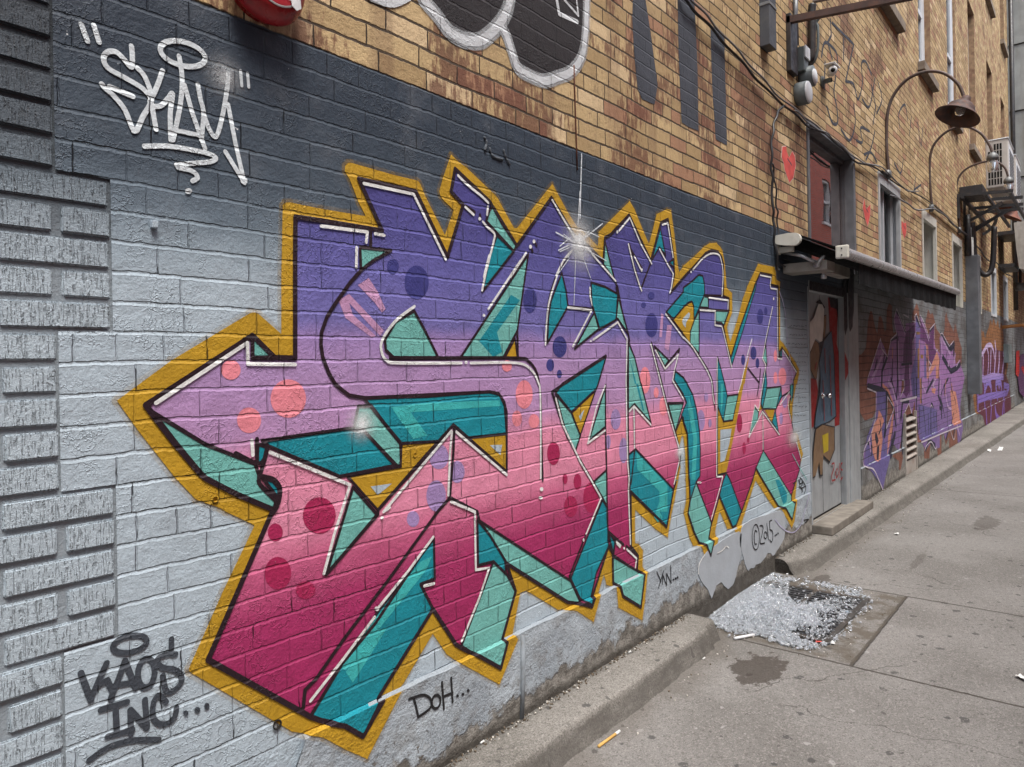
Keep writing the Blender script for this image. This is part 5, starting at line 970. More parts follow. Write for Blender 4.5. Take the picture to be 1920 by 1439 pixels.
cable('thin black cable beside the conduit, dropping behind the awning end','C 310,830 335,980 360,1200 375,1439 E 385,120 390,350 370,520 380,700 430,790 560,850 660,850 720,810 735,770',.006,M_CBL,-.022)
MB().tube([(x_,-.004,z_) for x_,z_ in P('b 1304,370 1308,500 1313,650 1319,830 1323,960')],.0035,6).build('strap', simple('rusty_wire',(.10,.04,.025),.8,bmp=0), None, True, label='rusty wire running straight down the bare brick to the painted part', cat='wire')
# ================================================================ wall fittings
M_BKM = simple('black_steel',(.022,.022,.025),.5,var=.15,dirt=(.07,.05,.04),dirt_amt=.5,dirt_scale=9); M_RUST = simple('rusty_steel',(.085,.050,.042),.7,var=.2,dirt=(.20,.075,.035),dirt_amt=.35,dirt_scale=14)
M_GBX = simple('grey_steel_box',(.13,.15,.15),.5,var=.1); M_WPL = simple('white_plastic',(.66,.67,.68),.4,var=.03); M_SLD = simple('slate_painted_steel',(.060,.066,.078),.6,var=.1,dirt=(.15,.15,.15),dirt_amt=.3)
# black duct at top
x0,_ = wl(1424,50); x1,_ = wl(1437,50); _,zb = wl(1430,93)
DU = thing('cable_duct','short slate black rectangular duct coming down the bare brick near the top edge','duct',((x0+x1)/2,0,zb))
MB().box(x0,x1,-.07,0,zb,5.6,.004).build('duct', M_SLD, DU)
MB().box(x0-.004,x1+.004,-.074,0,zb+.28,zb+.30,.002).build('strap', M_COND, DU)
# steel bracket with pipes
BR = thing('wall_bracket','black steel wall bracket whose long rusty arm reaches out over the alley','bracket',(5.6,0,3.7))
bx0,_ = wl(1474,90); bx1,_ = wl(1487,90); _,bz0_ = wl(1480,138); _,bz1_ = wl(1480,34)
MB().box(bx0,bx1,-.035,0,bz0_,bz1_,.004).build('wall_plate', M_BKM, BR)
ya, za = onx(1474,32,bx0); ye, ze = onx(1650,2,bx0)
d_ = (Vector((0,ye,ze))-Vector((0,0,bz1_-.02)))
mb = MB(); 
for (p0,p1,h_) in (((0,bz1_-.045),(ye*1.3,bz1_-.045+(ze-(bz1_-.045))*1.3),.024),):
    mb.v += [(x_,p0[0],p0[1]+s_*h_) for x_ in (bx0,bx0+.045) for s_ in (-1,1)]+[(x_,p1[0],p1[1]+s_*h_) for x_ in (bx0,bx0+.045) for s_ in (-1,1)]
    mb.f += [[0,1,3,2],[4,6,7,5],[0,4,5,1],[2,3,7,6],[0,2,6,4],[1,5,7,3]]
mb.build('arm', M_RUST, BR)
mb = MB(); ax = (bx0+bx1)/2
sg = onx(1525,5,ax); sg2 = onx(1640,-20,ax)
mb.v += [(ax-.02,sg[0],sg[1]),(ax-.02,sg2[0],sg2[1]),(ax-.02,sg2[0]-.1,sg2[1]+.5),(ax-.02,sg[0],sg[1]+.5),(ax+.02,sg[0],sg[1]),(ax+.02,sg2[0],sg2[1]),(ax+.02,sg2[0]-.1,sg2[1]+.5),(ax+.02,sg[0],sg[1]+.5)]
mb.f += [[0,1,2,3],[4,7,6,5],[0,4,5,1],[0,3,7,4],[1,5,6,2],[2,6,7,3]]; mb.build('sign_panel', simple('brown_sign_panel',(.20,.165,.145),.7,var=.1), BR)
PX = 6.02
def oz(s_, X=PX): return [(X,)+onx(a_,b_,X) for a_,b_ in pix(s_)]
PB = thing('vent_pipe','two black pipes bending out of the wall and up to the steel arm','pipe',(PX,0,3.8))
MB().tube(smooth(oz('A 640,940 720,930 800,890 880,830 900,740 905,500 905,320 900,180 910,60'),False,4),.030,10).build('pipe', M_BKM, PB, True, label='thick black pipe')
MB().tube(smooth(oz('A 660,950 780,960 880,910 950,820 985,650 985,400 970,300 1080,180 1160,120',PX+.05),False,4),.012,8).build('pipe', M_GBX, PB, True, label='thin grey pipe')
MB().tube([(x_,-.02,z_) for x_,z_ in P('A 640,-100 640,200 655,640')],.018,8).build('conduit', M_COND, None, True, label='grey conduit running down the brick beside the black bracket', cat='conduit')
gx0,gz1 = wl(1490,92); gx1,gz0 = wl(1512,112)
MT = thing('meter_box','grey steel electrical box with a white lid edge behind the black pipes','electrical box',(gx0,0,gz0))
a_ = wl(1491,90); b_ = wl(1507,117)
MB().box(a_[0],a_[0]+.11,-.065,0,a_[1]-.19,a_[1]-.0,.006).build('box', M_GBX, MT)
MB().box(a_[0]+.005,a_[0]+.115,-.078,-.066,a_[1]-.09,a_[1]+.004,.004).build('lid', M_WPL, MT)
a_ = wl(1492,140)
LB = thing('wall_socket_box','round grey junction box with a white lid under the black pipes','junction box',(a_[0],0,a_[1]))
MB().lathe([(.0,0),(.075,0),(.08,-.02),(.08,-.10),(.0,-.10)],(a_[0]+.12,0,a_[1]-.0),(0,1,0),20).build('box', M_GBX, LB, True)
MB().lathe([(0,-.108),(.055,-.108),(.06,-.10)],(a_[0]+.14,0,a_[1]),(0,1,0),16).build('lid', M_WPL, LB, True)
a_ = wl(1490,175)
RC = thing('round_cover','round grey junction box with a white disc cover above the doorway corner','junction box',(a_[0],0,a_[1]))
MB().lathe([(0,0),(.085,0),(.088,-.01),(.088,-.085),(0,-.085)],(a_[0]+.05,0,a_[1]),(0,1,0),24).build('box', M_GBX, RC, True)
MB().lathe([(0,-.098),(.075,-.098),(.082,-.094),(.083,-.086)],(a_[0]+.05,0,a_[1]),(0,1,0),24).build('cover', M_WPL, RC, True)
a_ = wl(1541,150)
CM = thing('security_camera','small white security camera on a stub mount on the buff brick','security camera',(a_[0],0,a_[1]))
cy0,cz0 = onx(1541,133,a_[0])
MB().lathe([(0,0),(.05,0),(.05,-.012),(.02,-.02),(.02,-.08)],(a_[0],0,a_[1]-.02),(0,1,0),14).build('mount', M_GBX, CM, True)
MB().lathe([(0,-.075),(.028,-.075),(.035,-.068),(.037,.06),(.03,.075),(0,.075)],(a_[0],-.085,a_[1]+.05),(1,.35,.25),18).build('body', M_WPL, CM, True)
MB().lathe([(0,-.084),(.015,-.084),(.018,-.075)],(a_[0],-.085,a_[1]+.05),(1,.35,.25),14).build('lens', M_SOLID, CM, True)
mb = MB(); mb.box(a_[0]-.085,a_[0]+.08,-.13,-.04,a_[1]+.086,a_[1]+.096,.003); mb.build('sun_shield', M_WPL, CM)
# alarm bell at the top left
M_BELL = simple('red_enamel',(.33,.018,.022),.28,var=.12,bmp=.0006,dirt=(.07,.012,.012),dirt_amt=.7,dirt_scale=14); M_STK = simple('red_sticker',(.50,.030,.045),.5,var=.05); 
bcx, bcz = wl(508,-38,-.06); bcx, bcz = bcx, bcz
FA = thing('alarm_bell','round red alarm bell with a torn sticker, cut off by the top left edge','alarm bell',(bcx,0,bcz))
RB = .112
MB().lathe([(0,0),(.10,0),(.10,-.025),(RB,-.030),(RB+.004,-.040),(RB,-.052),(.104,-.068),(.088,-.080),(.080,-.083),(0,-.086)],(bcx,0,bcz),(0,1,0),48).build('gong', M_BELL, FA, True)
MB().lathe([(0,-.0885),(.070,-.0872),(.076,-.0855)],(bcx+.006,0,bcz),(0,1,0),40).build('sticker', M_STK, FA, True)
MB().lathe([(.074,-.0862),(.0775,-.0856),(.079,-.0845)],(bcx+.006,0,bcz),(0,1,0),40).build('white_ring', M_WPL, FA, True)
def text(s_, x_, z_, y_, size, mat, parent, name='lettering', rot=0):
    cu = bpy.data.curves.new(name,'FONT'); cu.body = s_; cu.size = size; cu.align_x = 'CENTER'; cu.extrude = .0004
    to = bpy.data.objects.new('tmp',cu); COL.objects.link(to); bpy.context.view_layer.update()
    me = bpy.data.meshes.new_from_object(to.evaluated_get(bpy.context.evaluated_depsgraph_get())); bpy.data.objects.remove(to)
    M_ = Matrix.Translation((x_,y_,z_))@Matrix.Rotation(rot,4,'Y')@Matrix.Rotation(math.pi/2,4,'X')
    vs = [M_@v.co for v in me.vertices]; fs = [list(p_.vertices) for p_ in me.polygons]
    return mobj(name, vs, fs, mat, parent)
text('ASTRAL', bcx+.006, bcz-.052, -.0895, .024, M_WPL, FA)
text('LIFE', bcx+.028, bcz-.030, -.0895, .018, M_WPL, FA)
text('SECURITY', bcx+.006, bcz+.01, -.0895, .022, M_WPL, FA)
mb = MB(); mb.v += [(bcx+.040,-.0905,bcz-.035),(bcx+.072,-.090,bcz-.028),(bcx+.076,-.089,bcz-.062),(bcx+.060,-.091,bcz-.074),(bcx+.045,-.092,bcz-.066)]; mb.f.append([0,1,2,3,4]); mb.v += [(a_,b_+.002,c_) for a_,b_,c_ in mb.v]; mb.f.append([9,8,7,6,5]); mb.f += [[i,5+i,5+(i+1)%5,(i+1)%5] for i in range(5)]; mb.build('torn_label', M_WPL, FA)
# ---- gooseneck lamps
M_LPIPE = simple('rusty_pipe',(.085,.055,.045),.6,metal=.3,var=.15,dirt=(.13,.13,.13),dirt_amt=.5); M_SHADE = simple('rusty_shade',(.060,.034,.029),.7,var=.25,dirt=(.16,.055,.02),dirt_amt=.5,dirt_scale=20)
m, t, b = newmat('jar_glass'); b.inputs['Base Color'].default_value=(.85,.88,.9,1); b.inputs['Roughness'].default_value=.08; b.inputs['Transmission Weight'].default_value=.85; b.inputs['IOR'].default_value=1.3; M_JAR = m
M_GALV = simple('galvanised_cap',(.15,.155,.155),.5,metal=.4,var=.1)
def gooseneck(px, py, pts_px, label, shade, group='gooseneck lamps along the wall'):
    X, Z = wl(px,py); L = thing('wall_lamp', label, 'wall lamp', (X,0,Z), group)
    pts = [(X,-.03,Z)]+[(X,)+onx(a_,b_,X) for a_,b_ in pts_px]
    sm = smooth(pts, False, 8); MB().tube(sm, .017, 10).build('gooseneck', M_LPIPE, L, True)
    MB().lathe([(0,0),(.055,0),(.055,-.03),(.04,-.05),(0,-.05)],(X,0,Z-.02),(0,1,0),14).build('wall_box', M_GALV, L, True)
    e = Vector(sm[-1]); dr = (e-Vector(sm[-3])).normalized()
    if shade:
        ax = Vector((.10,.28,1)).normalized()  # the bell hangs tilted, its mouth turned towards the viewer
        ax = Vector((.30,-.40,1)).normalized()
        MB().lathe([(.02,.06),(.042,.045),(.05,.01),(.055,-.015),(.095,-.032),(.125,-.06),(.142,-.10),(.150,-.118),(.185,-.148),(.215,-.172),(.218,-.180),(.21,-.176),(.178,-.152),(.144,-.122),(.134,-.10),(.117,-.064),(.088,-.04),(.0,-.02)],e,ax,36).build('lamp_shade', M_SHADE, L, True)
        MB().lathe([(0,-.02),(.04,-.03),(.045,-.08),(.052,-.11),(.048,-.14),(.025,-.16),(0,-.165)],e,ax,18).build('bulb', M_JAR, L, True)
    else:
        ax = Vector((0,0,1))
        MB().lathe([(.018,.03),(.03,.02),(.062,-.01),(.072,-.05),(.066,-.075),(0,-.075)],e,ax,20).build('cap', M_GALV, L, True)
        MB().lathe([(.048,-.075),(.062,-.10),(.066,-.17),(.058,-.215),(.03,-.235),(0,-.238)],e,ax,20).build('glass_jar', M_JAR, L, True)
        MB().lathe([(.0,-.08),(.014,-.085),(.016,-.15),(.0,-.16)],e,ax,10).build('filament', M_WPL, L, True)
    return L
gooseneck(1661,325,[(1662,270),(1664,215),(1675,180),(1700,150),(1735,135),(1770,138),(1798,160),(1809,190)],'gooseneck wall lamp with a rusty bell shade, largest and nearest of the row',True)
gooseneck(1743,388,[(1743,330),(1746,285),(1760,260),(1785,242),(1812,238),(1838,250),(1855,272),(1861,290)],'gooseneck lamp with a bare glass jar, second in the row',False)
gooseneck(1796,430,[(1793,370),(1797,335),(1815,315),(1845,304),(1868,304),(1884,315),(1891,335)],'gooseneck lamp with a bare glass jar, third in the row, just above the black rack',False)
# fourth lamp beyond the rack
XL4 = 17.2; yb, zb_ = onx(1845,447,XL4)
L4 = thing('wall_lamp','rusty lamp shade on a grey bent arm under the black rack, farthest right','wall lamp',(XL4,0,zb_),'gooseneck lamps along the wall')
pts = [(XL4,0,onx(1844,440,XL4)[1])]+[(XL4,)+onx(a_,b_,XL4) for a_,b_ in ((1855,432),(1866,418),(1868,404))]; MB().tube(smooth(pts,False,5),.03,8).build('gooseneck', M_COND, L4, True)
e = Vector((XL4,)+onx(1893,400,XL4)); MB().lathe([(.03,.12),(.08,.08),(.14,.0),(.20,-.08),(.30,-.16),(.31,-.17),(.28,-.15),(.12,-.02),(0,.02)],e+Vector((0,0,.1)),(0,-.5,1),28).build('lamp_shade', simple('copper_rust_shade',(.20,.085,.06),.5,var=.2,dirt=(.3,.1,.03)), L4, True)
# ---- air conditioners on their rack
M_AC = simple('cream_enamel',(.52,.49,.45),.45,var=.03,dirt=(.33,.30,.26),dirt_amt=.25); M_ACW = simple('pale_enamel',(.66,.69,.72),.45,var=.03)
def ac(X, y_in, y_out, z0, z1, dx, label):
    O = thing('air_conditioner', label, 'air conditioner', (X,(y_in+y_out)/2,z0), 'air conditioners on the black rack')
    W = abs(y_out-y_in); yo = min(y_in,y_out)
    MB().box(X,X+dx,yo,yo+W,z0,z1,.02).build('casing', M_AC, O)
    mb = MB(); nx_, nz_ = 5, 6; gy0, gy1 = yo+W*.26, yo+W*.90; gz0, gz1 = z0+(z1-z0)*.05, z0+(z1-z0)*.93
    for i_ in range(nx_):
        for j_ in range(nz_):
            if j_ == 5 and i_ >= 3: continue
            cw, ch = (gy1-gy0)/nx_, (gz1-gz0)/nz_
            mb.box(X-.004,X+.01,gy0+i_*cw+cw*.16,gy0+(i_+1)*cw-cw*.16,gz0+j_*ch+ch*.07,gz0+(j_+1)*ch-ch*.07)
    mb.build('grille', M_SOLID, O)
    mb = MB(); mb.box(X+.05,X+dx-.05,yo-.008,yo+.01,z0+.10,z1-.10,.006); mb.build('front_panel', M_ACW, O)
    mb = MB()
    for i_ in range(9): zz_ = z0+.14+i_*(z1-z0-.28)/9; mb.box(X+.10,X+dx-.10,yo-.014,yo-.008,zz_,zz_+.03)
    mb.build('louvres', M_COND, O)
    mb = MB(); mb.box(X-.01,X+dx+.01,yo-.012,yo+W+.01,z1-.002,z1+.02,.008); mb.build('lid', M_ACW, O)
    return O
XC = 14.8
y1,z1_ = onx(1847,263,XC); y2,z2_ = onx(1890,259,XC); y3,z3_ = onx(1889,349,XC)
ac(XC, y1, y2, z3_, z2_, .95, 'cream air conditioner with a slotted grille on the black rack, the nearer one')
XC2 = 16.6; y2,z2_ = onx(1904,291,XC2); y3,z3_ = onx(1904,375,XC2)
ac(XC2, y2+.34, y2, z3_, z2_, 1.0, 'second cream air conditioner half hidden behind the nearer one')
RK = thing('steel_rack','black steel rack of brackets and bars carrying the air conditioners','rack',(14.4,0,3.7))
mb = MB()
for X,pl in ((13.9,[((1795,367),(1900,358)),((1797,365),(1797,410))]),(14.6,[((1806,378),(1918,370)),((1808,376),(1808,425)),((1808,420),(1880,380))]),(15.3,[((1812,392),(1919,383)),((1815,385),(1815,450)),((1822,437),(1890,393))]),(16.2,[((1822,400),(1919,392)),((1826,385),(1826,445)),((1828,428),(1905,388))]),(14.2,[((1812,356),(1840,360))])):
    for p0,p1 in pl:
        a_ = Vector((X,)+onx(*p0,X)); b_ = Vector((X,)+onx(*p1,X)); mb.tube([a_,b_],.034,4)
mb.build('brackets', M_BKM, RK)
mb = MB()
zR = 3.5+.0
for yk in (.08,.40,.72):
    a_ = Vector((13.85,-yk,onx(1840,366,13.9)[1])); b_ = Vector((17.9,-yk,a_.z+.02)); mb.tube([a_,b_],.032,4)
mb.build('rails', M_BKM, RK)
mb = MB(); mb.box(14.0,14.5,-.35,-.02,onx(1825,372,14.2)[1],onx(1825,352,14.2)[1],.01); mb.build('junction_box', M_BKM, RK)
# ---- grey service duct and pipes beside it
gx0 = wl(1811.5,600)[0]; 
SD = thing('service_duct','tall slate grey metal duct on the wall between the windows past the second mural','duct',(gx0,0,.8))
_,gzb = wl(1812,740); _,gzt = wl(1812,482)
MB().box(gx0,gx0+.30,-.19,0,gzb,gzt,.01).build('casing', simple('grey_duct_paint',(.13,.14,.155),.6,var=.2,dirt=(.06,.06,.065),dirt_amt=.6,dirt_scale=3), SD)
M_WPP = simple('white_pipe',(.50,.50,.48),.5,var=.05)
for i_,(xo,mt,r_,lb) in enumerate(((-.12,M_BKM,.05,'thick black pipe rising from the slate grey duct'),(.06,M_COND,.035,'grey pipe rising from the slate grey duct, between black and white'),(.22,M_WPP,.045,'white pipe rising from the slate grey duct'))):
    MB().tube([(gx0+xo,-.06,gzt-.3 if i_ else gzt-.02),(gx0+xo,-.06,3.6),(gx0+xo,-.06,3.95-.2*i_)],r_,8).build('pipe', mt, None, True, label=lb, cat='pipe')
MB().tube(smooth([(15.2,-.06,3.9),(15.2,-.10,3.2),(15.25,-.22,2.95),(15.3,-.34,3.1),(15.3,-.38,3.8)],False,6),.045,8).build('pipe', M_BKM, None, True, label='black insulated pipe looping down in a U under the rack', cat='pipe')
# black drain pipe at the end of the building
MB().tube([(XE-.02,-.09,2.7),(XE-.02,-.09,12.8)],.055,10).build('drain_pipe', M_BKM, None, True, label='long black drain pipe where the brick meets the far concrete building', cat='pipe')
# white round tank/duct under the concrete building
TK = thing('exhaust_hood','stained white metal exhaust hood hanging under the concrete building at the far right','exhaust hood',(20.5,-.5,3.5))
XT = 20.0
a_ = onx(1903,430,XT); b_ = onx(1903,508,XT)
mb = MB(); pr = [(a_[0]+.02,a_[1]+.15),(a_[0]-.02,(a_[1]+b_[1])/2),(b_[0]-.08,b_[1]+.05),(b_[0]-.2,b_[1]),(b_[0]-.9,b_[1]+.1),(a_[0]-.9,a_[1]+.2)]
extr(pr, XT, XT+1.4, mb); mb.build('hood', simple('stained_white_metal',(.42,.41,.38),.6,var=.1,dirt=(.2,.17,.13),dirt_amt=.6,dirt_scale=4,streak=True), TK)
mb = MB(); mb.box(XT,XT+1.4,a_[0]+.02,0,a_[1]-.1,a_[1]-.02); mb.box(XT,XT+1.4,a_[0]+.02,0,b_[1]+.1,b_[1]+.18); mb.build('brackets', M_BKM, TK)
FLm = thing('flood_light','small dark flood light hanging on a black rod below the exhaust hood','light',(21,-.3,2.9))
XF = 20.8; a_ = onx(1913,505,XF); b_ = onx(1913,535,XF); MB().tube([(XF,)+tuple(a_),(XF,)+tuple(b_)],.03,6).build('rod', M_BKM, FLm)
MB().lathe([(0,.06),(.10,.05),(.13,-.05),(.10,-.12),(0,-.14)],(XF,b_[0],b_[1]),(0,0,1),14).build('lamp', M_GALV, FLm, True)
# orange outlet pipe on the far wall
ox = wl(1879,614)[0]; oz_ = wl(1879,614)[1]
MB().tube(smooth([(ox,0,oz_),(ox,-.25,oz_+.02),(ox,-.42,oz_+.02),(ox,-.5,oz_-.1)],False,5),[.04]*15+[.09],8).build('outlet_pipe', simple('orange_pipe',(.45,.2,.06),.6), None, True, label='short orange outlet pipe sticking out of the far wall under the last window', cat='pipe')
EB = wl(1887,665); EBT = thing('electrical_box','pale green electrical box on the far wall beside the red patch','electrical box',(EB[0],0,EB[1]))
MB().box(EB[0]-.7,EB[0]+.1,-.10,0,EB[1]-.2,EB[1]+.25,.01).build('box', simple('pale_green_paint',(.28,.36,.35),.6,var=.1), EBT)
MB().box(EB[0]-.68,EB[0]+.08,-.108,-.10,EB[1]-.18,EB[1]+.0,.003).build('door', simple('pale_green_door',(.33,.40,.39),.6,var=.1), EBT)
# small wooden wedge stuck in a joint, old paint drips and plaster lump
a_ = wl(288,421); MB().box(a_[0]-.009,a_[0]+.006,-.014,.004,a_[1]-.010,a_[1]+.008,.002).build('wall_plug', M_GREYP, None, False, label='little painted peg sticking out of a joint near the top of the pale brick', cat='peg')
mb = MB(); rnd = random.Random(11)
for s_ in ('b 800,770 815,800 805,850','b 830,830 850,880 905,900','b 910,840 920,880 945,930'):
    pts = smooth([(a_,-.001,b_) for a_,b_ in P(s_)],False,5); mb.tube(pts,[.003+.0045*((i*.37)%1) for i in range(len(pts))],7)
mb.build('paint_drips', M_SLATE, BLD, True)
cx_, cz_ = wl(968,1250)
MB().tube([(wl(972,1185)[0],-.022,.425),(wl(972,1250)[0],-.022,.25),(wl(970,1330)[0],-.022,.095)],.0095,8).build('conduit', simple('dull_grey_paint',(.20,.225,.245),.7,var=.2,dirt=(.10,.09,.08),dirt_amt=.6,dirt_scale=14), None, True, label='thin painted conduit running down the plaster base to the kerb', cat='conduit')
for px_,py_,r_,nm in ((518,1358,.011,'a'),(402,936,.007,'b'),(776,853,.007,'c')):
    a_ = wl(px_,py_); MB().lathe([(r_*1.25,-.003),(r_*1.3,-.0042),(r_,-.0045),(r_*.9,.004),(0,.008)],(a_[0],-.002,a_[1]),(0,1,0),16).build('drill_hole', M_SOLID if nm=='a' else M_GOLD, BLD, True)
# ================================================================ drain grate, ice, litter
DG = thing('drain_grate','black iron drain grate half buried under crushed ice in the kerb gap','drain grate',(4.4,-.36,0))
gx0_,gx1_,gy0_,gy1_ = 3.93,4.72,-.66,-.10
mb = MB(); 
for i_ in range(19):
    x_ = gx0_+.02+i_*(gx1_-gx0_-.04)/18; mb.box(x_-.011,x_+.011,gy0_,gy1_,.004,.016)
mb.build('bars', simple('cast_iron',(.045,.045,.047),.5,metal=.3,var=.2), DG)
mb = MB(); mb.box(gx0_-.03,gx0_,gy0_-.03,gy1_+.03,.002,.018,.003); mb.box(gx1_,gx1_+.03,gy0_-.03,gy1_+.03,.002,.018,.003); mb.box(gx0_,gx1_,gy0_-.03,gy0_,.002,.018,.003); mb.box(gx0_,gx1_,gy1_,gy1_+.03,.002,.018,.003)
mb.box(gx0_,gx1_,(gy0_+gy1_)/2-.012,(gy0_+gy1_)/2+.012,.004,.017); mb.build('frame', simple('cast_iron_frame',(.06,.055,.05),.6,metal=.3,var=.2,dirt=(.12,.08,.05)), DG)
MB().quad((gx0_,gy0_,.003),(gx1_,gy0_,.003),(gx1_,gy1_,.003),(gx0_,gy1_,.003)).build('sump', M_SOLID, DG)
m, t, b = newmat('melting_ice'); p_ = pos(t)
b.inputs['Base Color'].default_value=(.90,.94,.98,1); b.inputs['Roughness'].default_value=.06; b.inputs['Transmission Weight'].default_value=.75; b.inputs['IOR'].default_value=1.45; bump(t,b,ma(t,'MULTIPLY',noise(t,p_,160,3),.003)); M_ICE = m
hull = [gd(a_,b_) for a_,b_ in pix('i 130,625 220,540 290,450 340,395 380,360 470,350 560,360 700,395 860,420 960,430 1000,455 1060,490 1040,530 1000,580 960,620 900,660 870,730 800,765 700,785 600,770 520,740 400,700 270,695')]
def inside(x_,y_,pl):
    r_ = False
    for i in range(len(pl)):
        (x1,y1),(x2,y2) = pl[i],pl[i-1]
        if (y1>y_)!=(y2>y_) and x_ < (x2-x1)*(y_-y1)/(y2-y1)+x1: r_ = not r_
    return r_
gaps = [[gd(a_,b_) for a_,b_ in pix(s_)] for s_ in ('i 600,400 660,395 850,440 860,490 760,520 690,555 620,540 590,480','i 610,700 760,660 880,620 905,650 860,700 770,760 660,740','i 750,590 880,570 870,620 780,640')]
rnd = random.Random(21); MI = MB(); cnt = 0
bx = (min(p_[0] for p_ in hull),max(p_[0] for p_ in hull),min(p_[1] for p_ in hull),max(p_[1] for p_ in hull))
def chip(x_,y_,z_,s_,mb):
    n_ = 5; R_ = Matrix.Rotation(rnd.uniform(0,6.28),3,'Z')@Matrix.Rotation(rnd.uniform(0,6.28),3,'X')
    b = len(mb.v)
    for sz in (-1,1):
        for k in range(4):
            v = Vector(((1 if k in (0,3) else -1)*rnd.uniform(.5,1)*s_,(1 if k<2 else -1)*rnd.uniform(.5,1)*s_,sz*rnd.uniform(.3,.8)*s_))
            mb.v.append(tuple(R_@v+Vector((x_,y_,z_))))
    mb.f += [[b,b+3,b+2,b+1],[b+4,b+5,b+6,b+7],[b,b+1,b+5,b+4],[b+1,b+2,b+6,b+5],[b+2,b+3,b+7,b+6],[b+3,b,b+4,b+7]]
def edist(x_,y_,pl):
    best = 9
    for i in range(len(pl)):
        p_, q_ = Vector(pl[i]), Vector(pl[i-1]); d_ = q_-p_; v_ = Vector((x_,y_))-p_; tt = max(0,min(1,v_.dot(d_)/d_.length_squared)); best = min(best,(v_-d_*tt).length)
    return best
while cnt < 15500:
    x_,y_ = rnd.uniform(bx[0]-.05,bx[1]+.05), rnd.uniform(bx[2]-.04,bx[3])
    y_ = min(y_,-.03)
    ins = inside(x_,y_,hull); ed = edist(x_,y_,hull)
    if not ins:
        if rnd.random() > .05*math.exp(-ed/.02): continue
    g_ = any(inside(x_,y_,q_) for q_ in gaps)
    if g_ and rnd.random() > .13: continue
    right = max(0,min(1,(x_-4.15)/.45+(-y_-.3)*.8))
    if ins and rnd.random() < .78*right: continue
    if ins and rnd.random() > .25+ed/.07: continue
    hh = .050*min(1,ed/.2)*(1-.85*right)
    z_ = .010+ (rnd.random()**.5)*hh
    chip(x_,y_,z_,(rnd.uniform(.0018,.0045) if rnd.random()<.82 else rnd.uniform(.005,.009))*(1+.5*right*rnd.random()),MI); cnt += 1
MI.build('crushed_ice', M_ICE, None, kind='stuff', label='glittering heap of crushed ice melting on the drain grate', cat='crushed ice')
# wrappers, straw, cigarette
def onroad(px_,py_,z=0): return gd(px_,py_,z)
def litter(name,label,cat,mat,fn,group=None):
    mb = MB(); fn(mb); return mb.build(name,mat,None,True,label=label,cat=cat,group=group)
M_PAPW = simple('white_scrap',(.62,.62,.60),.8,var=.05); M_PAPR = simple('red_print',(.55,.08,.06),.6)
def bar2(p0,p1,r_,z_): return lambda mb: mb.tube([(*p0,z_),(*p1,z_)],r_,8)
litter('plastic_tube','short clear white plastic tube lying beside the ice near the kerb end','tube',M_WPL,bar2(gd(1377,1201),gd(1414,1194),.008,.010))
CG = thing('cigarillo','long yellow filtered cigarette end on the paving at the foot of the kerb','cigarette',(*gd(1142,1388),0))
p0,p1 = Vector((*gd(1122,1403),.006)),Vector((*gd(1162,1374),.006)); pm = p0.lerp(p1,.80)
MB().tube([p0,pm],.0058,10).build('body', simple('tan_paper',(.60,.36,.10),.7), CG, True); MB().tube([pm,p1],.0062,10).build('tip', M_PAPW, CG, True)
def scrap(px_,py_,w_,d_,mat,label,cat,rot=0,name='paper_scrap',group=None):
    c_ = Vector((*gd(px_,py_),.006)); mb = MB(); n_=5; cr,sr = math.cos(rot),math.sin(rot); r2 = random.Random(int(px_*7+py_))
    for i in range(n_):
        for j in range(n_):
            u_,v_ = (i/(n_-1)-.5)*w_,(j/(n_-1)-.5)*d_; u_ += r2.uniform(-.08,.08)*w_; v_ += r2.uniform(-.08,.08)*d_
            mb.v.append((c_.x+u_*cr-v_*sr,c_.y+u_*sr+v_*cr,.004+r2.uniform(0,.012)))
    for i in range(n_-1):
        for j in range(n_-1): a_=i*n_+j; mb.f.append([a_,a_+n_,a_+n_+1,a_+1])
    return mb.build(name,mat,None,True,label=label,cat=cat,group=group)
o = scrap(1550,1203,.10,.055,M_PAPW,'crumpled white packet with a red edge at the corner of the ice','wrapper',.5,'wrapper')
o2 = scrap(1540,1207,.022,.06,M_PAPR,None,None,.5,'red_edge'); o2.parent = o
for k_ in ('label','category'):
    if k_ in o2: del o2[k_]
scrap(1590,1152,.07,.03,simple('foil_print',(.30,.42,.50),.3,metal=.4,dirt=(.6,.35,.15),dirt_amt=.9,dirt_scale=40),'small blue and orange foil wrapper on the ice','wrapper',.2,'wrapper')
scrap(1681,1003,.045,.03,M_PAPW,'small white scrap alone on the paving beyond the ice','paper scrap',.1)
scrap(1919,1275,.06,.04,M_PAPW,'white scrap at the right edge of the paving','paper scrap',.9)
scrap(1838,826,.30,.07,M_PAPW,'pair of white scraps on the far kerb below the third graffiti','paper scrap',.1)
scrap(1876,843,.55,.06,M_PAPW,'long white torn strip on the paving past the far kerb','paper scrap',.05)
scrap(1855,846,.25,.05,M_PAPW,'short white torn scrap left of the long strip by the far kerb','paper scrap',.1)
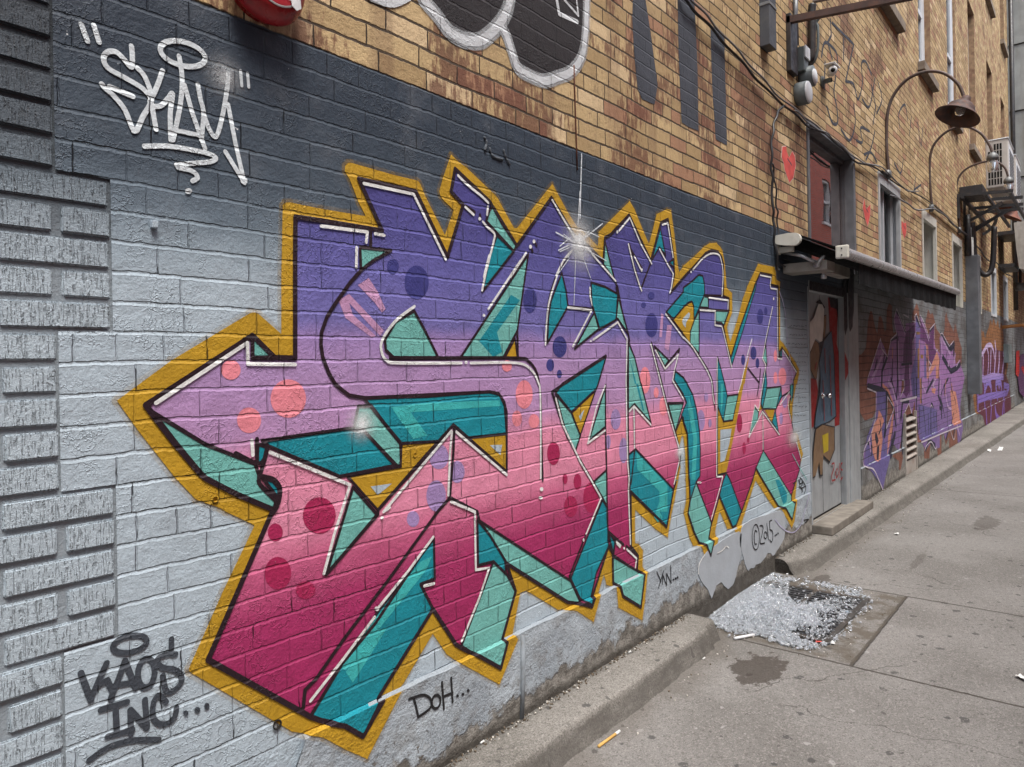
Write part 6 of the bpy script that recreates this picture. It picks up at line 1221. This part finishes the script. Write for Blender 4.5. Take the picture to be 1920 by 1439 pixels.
scrap(1726,889,.10,.05,M_PAPW,'white scrap on the kerb below the louvre vent','paper scrap',.2)
# butts and pebbles in the gutter
rnd = random.Random(9); MP = MB(); MQ = MB()
for i_ in range(620):
    if rnd.random()<.65: x_ = rnd.uniform(1.2,3.6); y_ = -abs(rnd.gauss(0,.018))-.02; z_ = .103
    else: x_ = rnd.uniform(5.0,9); y_ = -abs(rnd.gauss(0,.02))-.02; z_ = .103
    chip(x_,y_,z_+.001,rnd.uniform(.0015,.0048),MP if rnd.random()<.72 else MQ)
for i_ in range(130):
    x_ = rnd.uniform(3.66,4.98); y_ = rnd.uniform(-.82,-.05); chip(x_,y_,.003,rnd.uniform(.0015,.004),MP if rnd.random()<.6 else MQ)
for i_ in range(160):
    x_ = rnd.uniform(1.9,12); y_ = -.27-abs(rnd.gauss(0,.05))-(.02*(x_-5) if x_>5 else 0); chip(x_,y_,.003,rnd.uniform(.0015,.0045),MP if rnd.random()<.5 else MQ)
MP.build('gutter_grit', simple('brown_grit',(.12,.095,.07),.9,var=.4,scale=60), None, kind='stuff', label='brown grit and crumbs lying in the gutter and on the kerb', cat='grit')
MQ.build('gutter_crumbs', simple('pale_grit',(.50,.47,.42),.9,var=.3,scale=60), None, kind='stuff', label='pale crumbs and chips lying in the gutter and on the kerb', cat='grit')
BT = [(1183,1221,'white cigarette butt on the kerb top, nearest the thin conduit'),(1066,1283,'white cigarette butt on the kerb just left of the conduit foot'),(905,1391,'white cigarette butt near the left end of the kerb'),(1322,1233,'cigarette butt at the foot of the near kerb end'),(1622,1124,'cigarette butt at the right tip of the ice'),(1605,1118,'orange filtered butt among the ice chips')]
for px_,py_,lb in BT:
    zz_ = .106 if px_ < 1300 else .006; p0 = Vector((*gd(px_-4,py_+3,zz_),zz_)); p1 = Vector((*gd(px_+4,py_-3,zz_),zz_)); d_ = (p1-p0).normalized()
    MB().tube([p0,p0+d_*.022],.0036,8).build('cigarette_butt', M_PAPW if px_!=1605 else simple('orange_filter',(.55,.25,.08),.8), None, True, label=lb, cat='cigarette butt', group='cigarette butts')
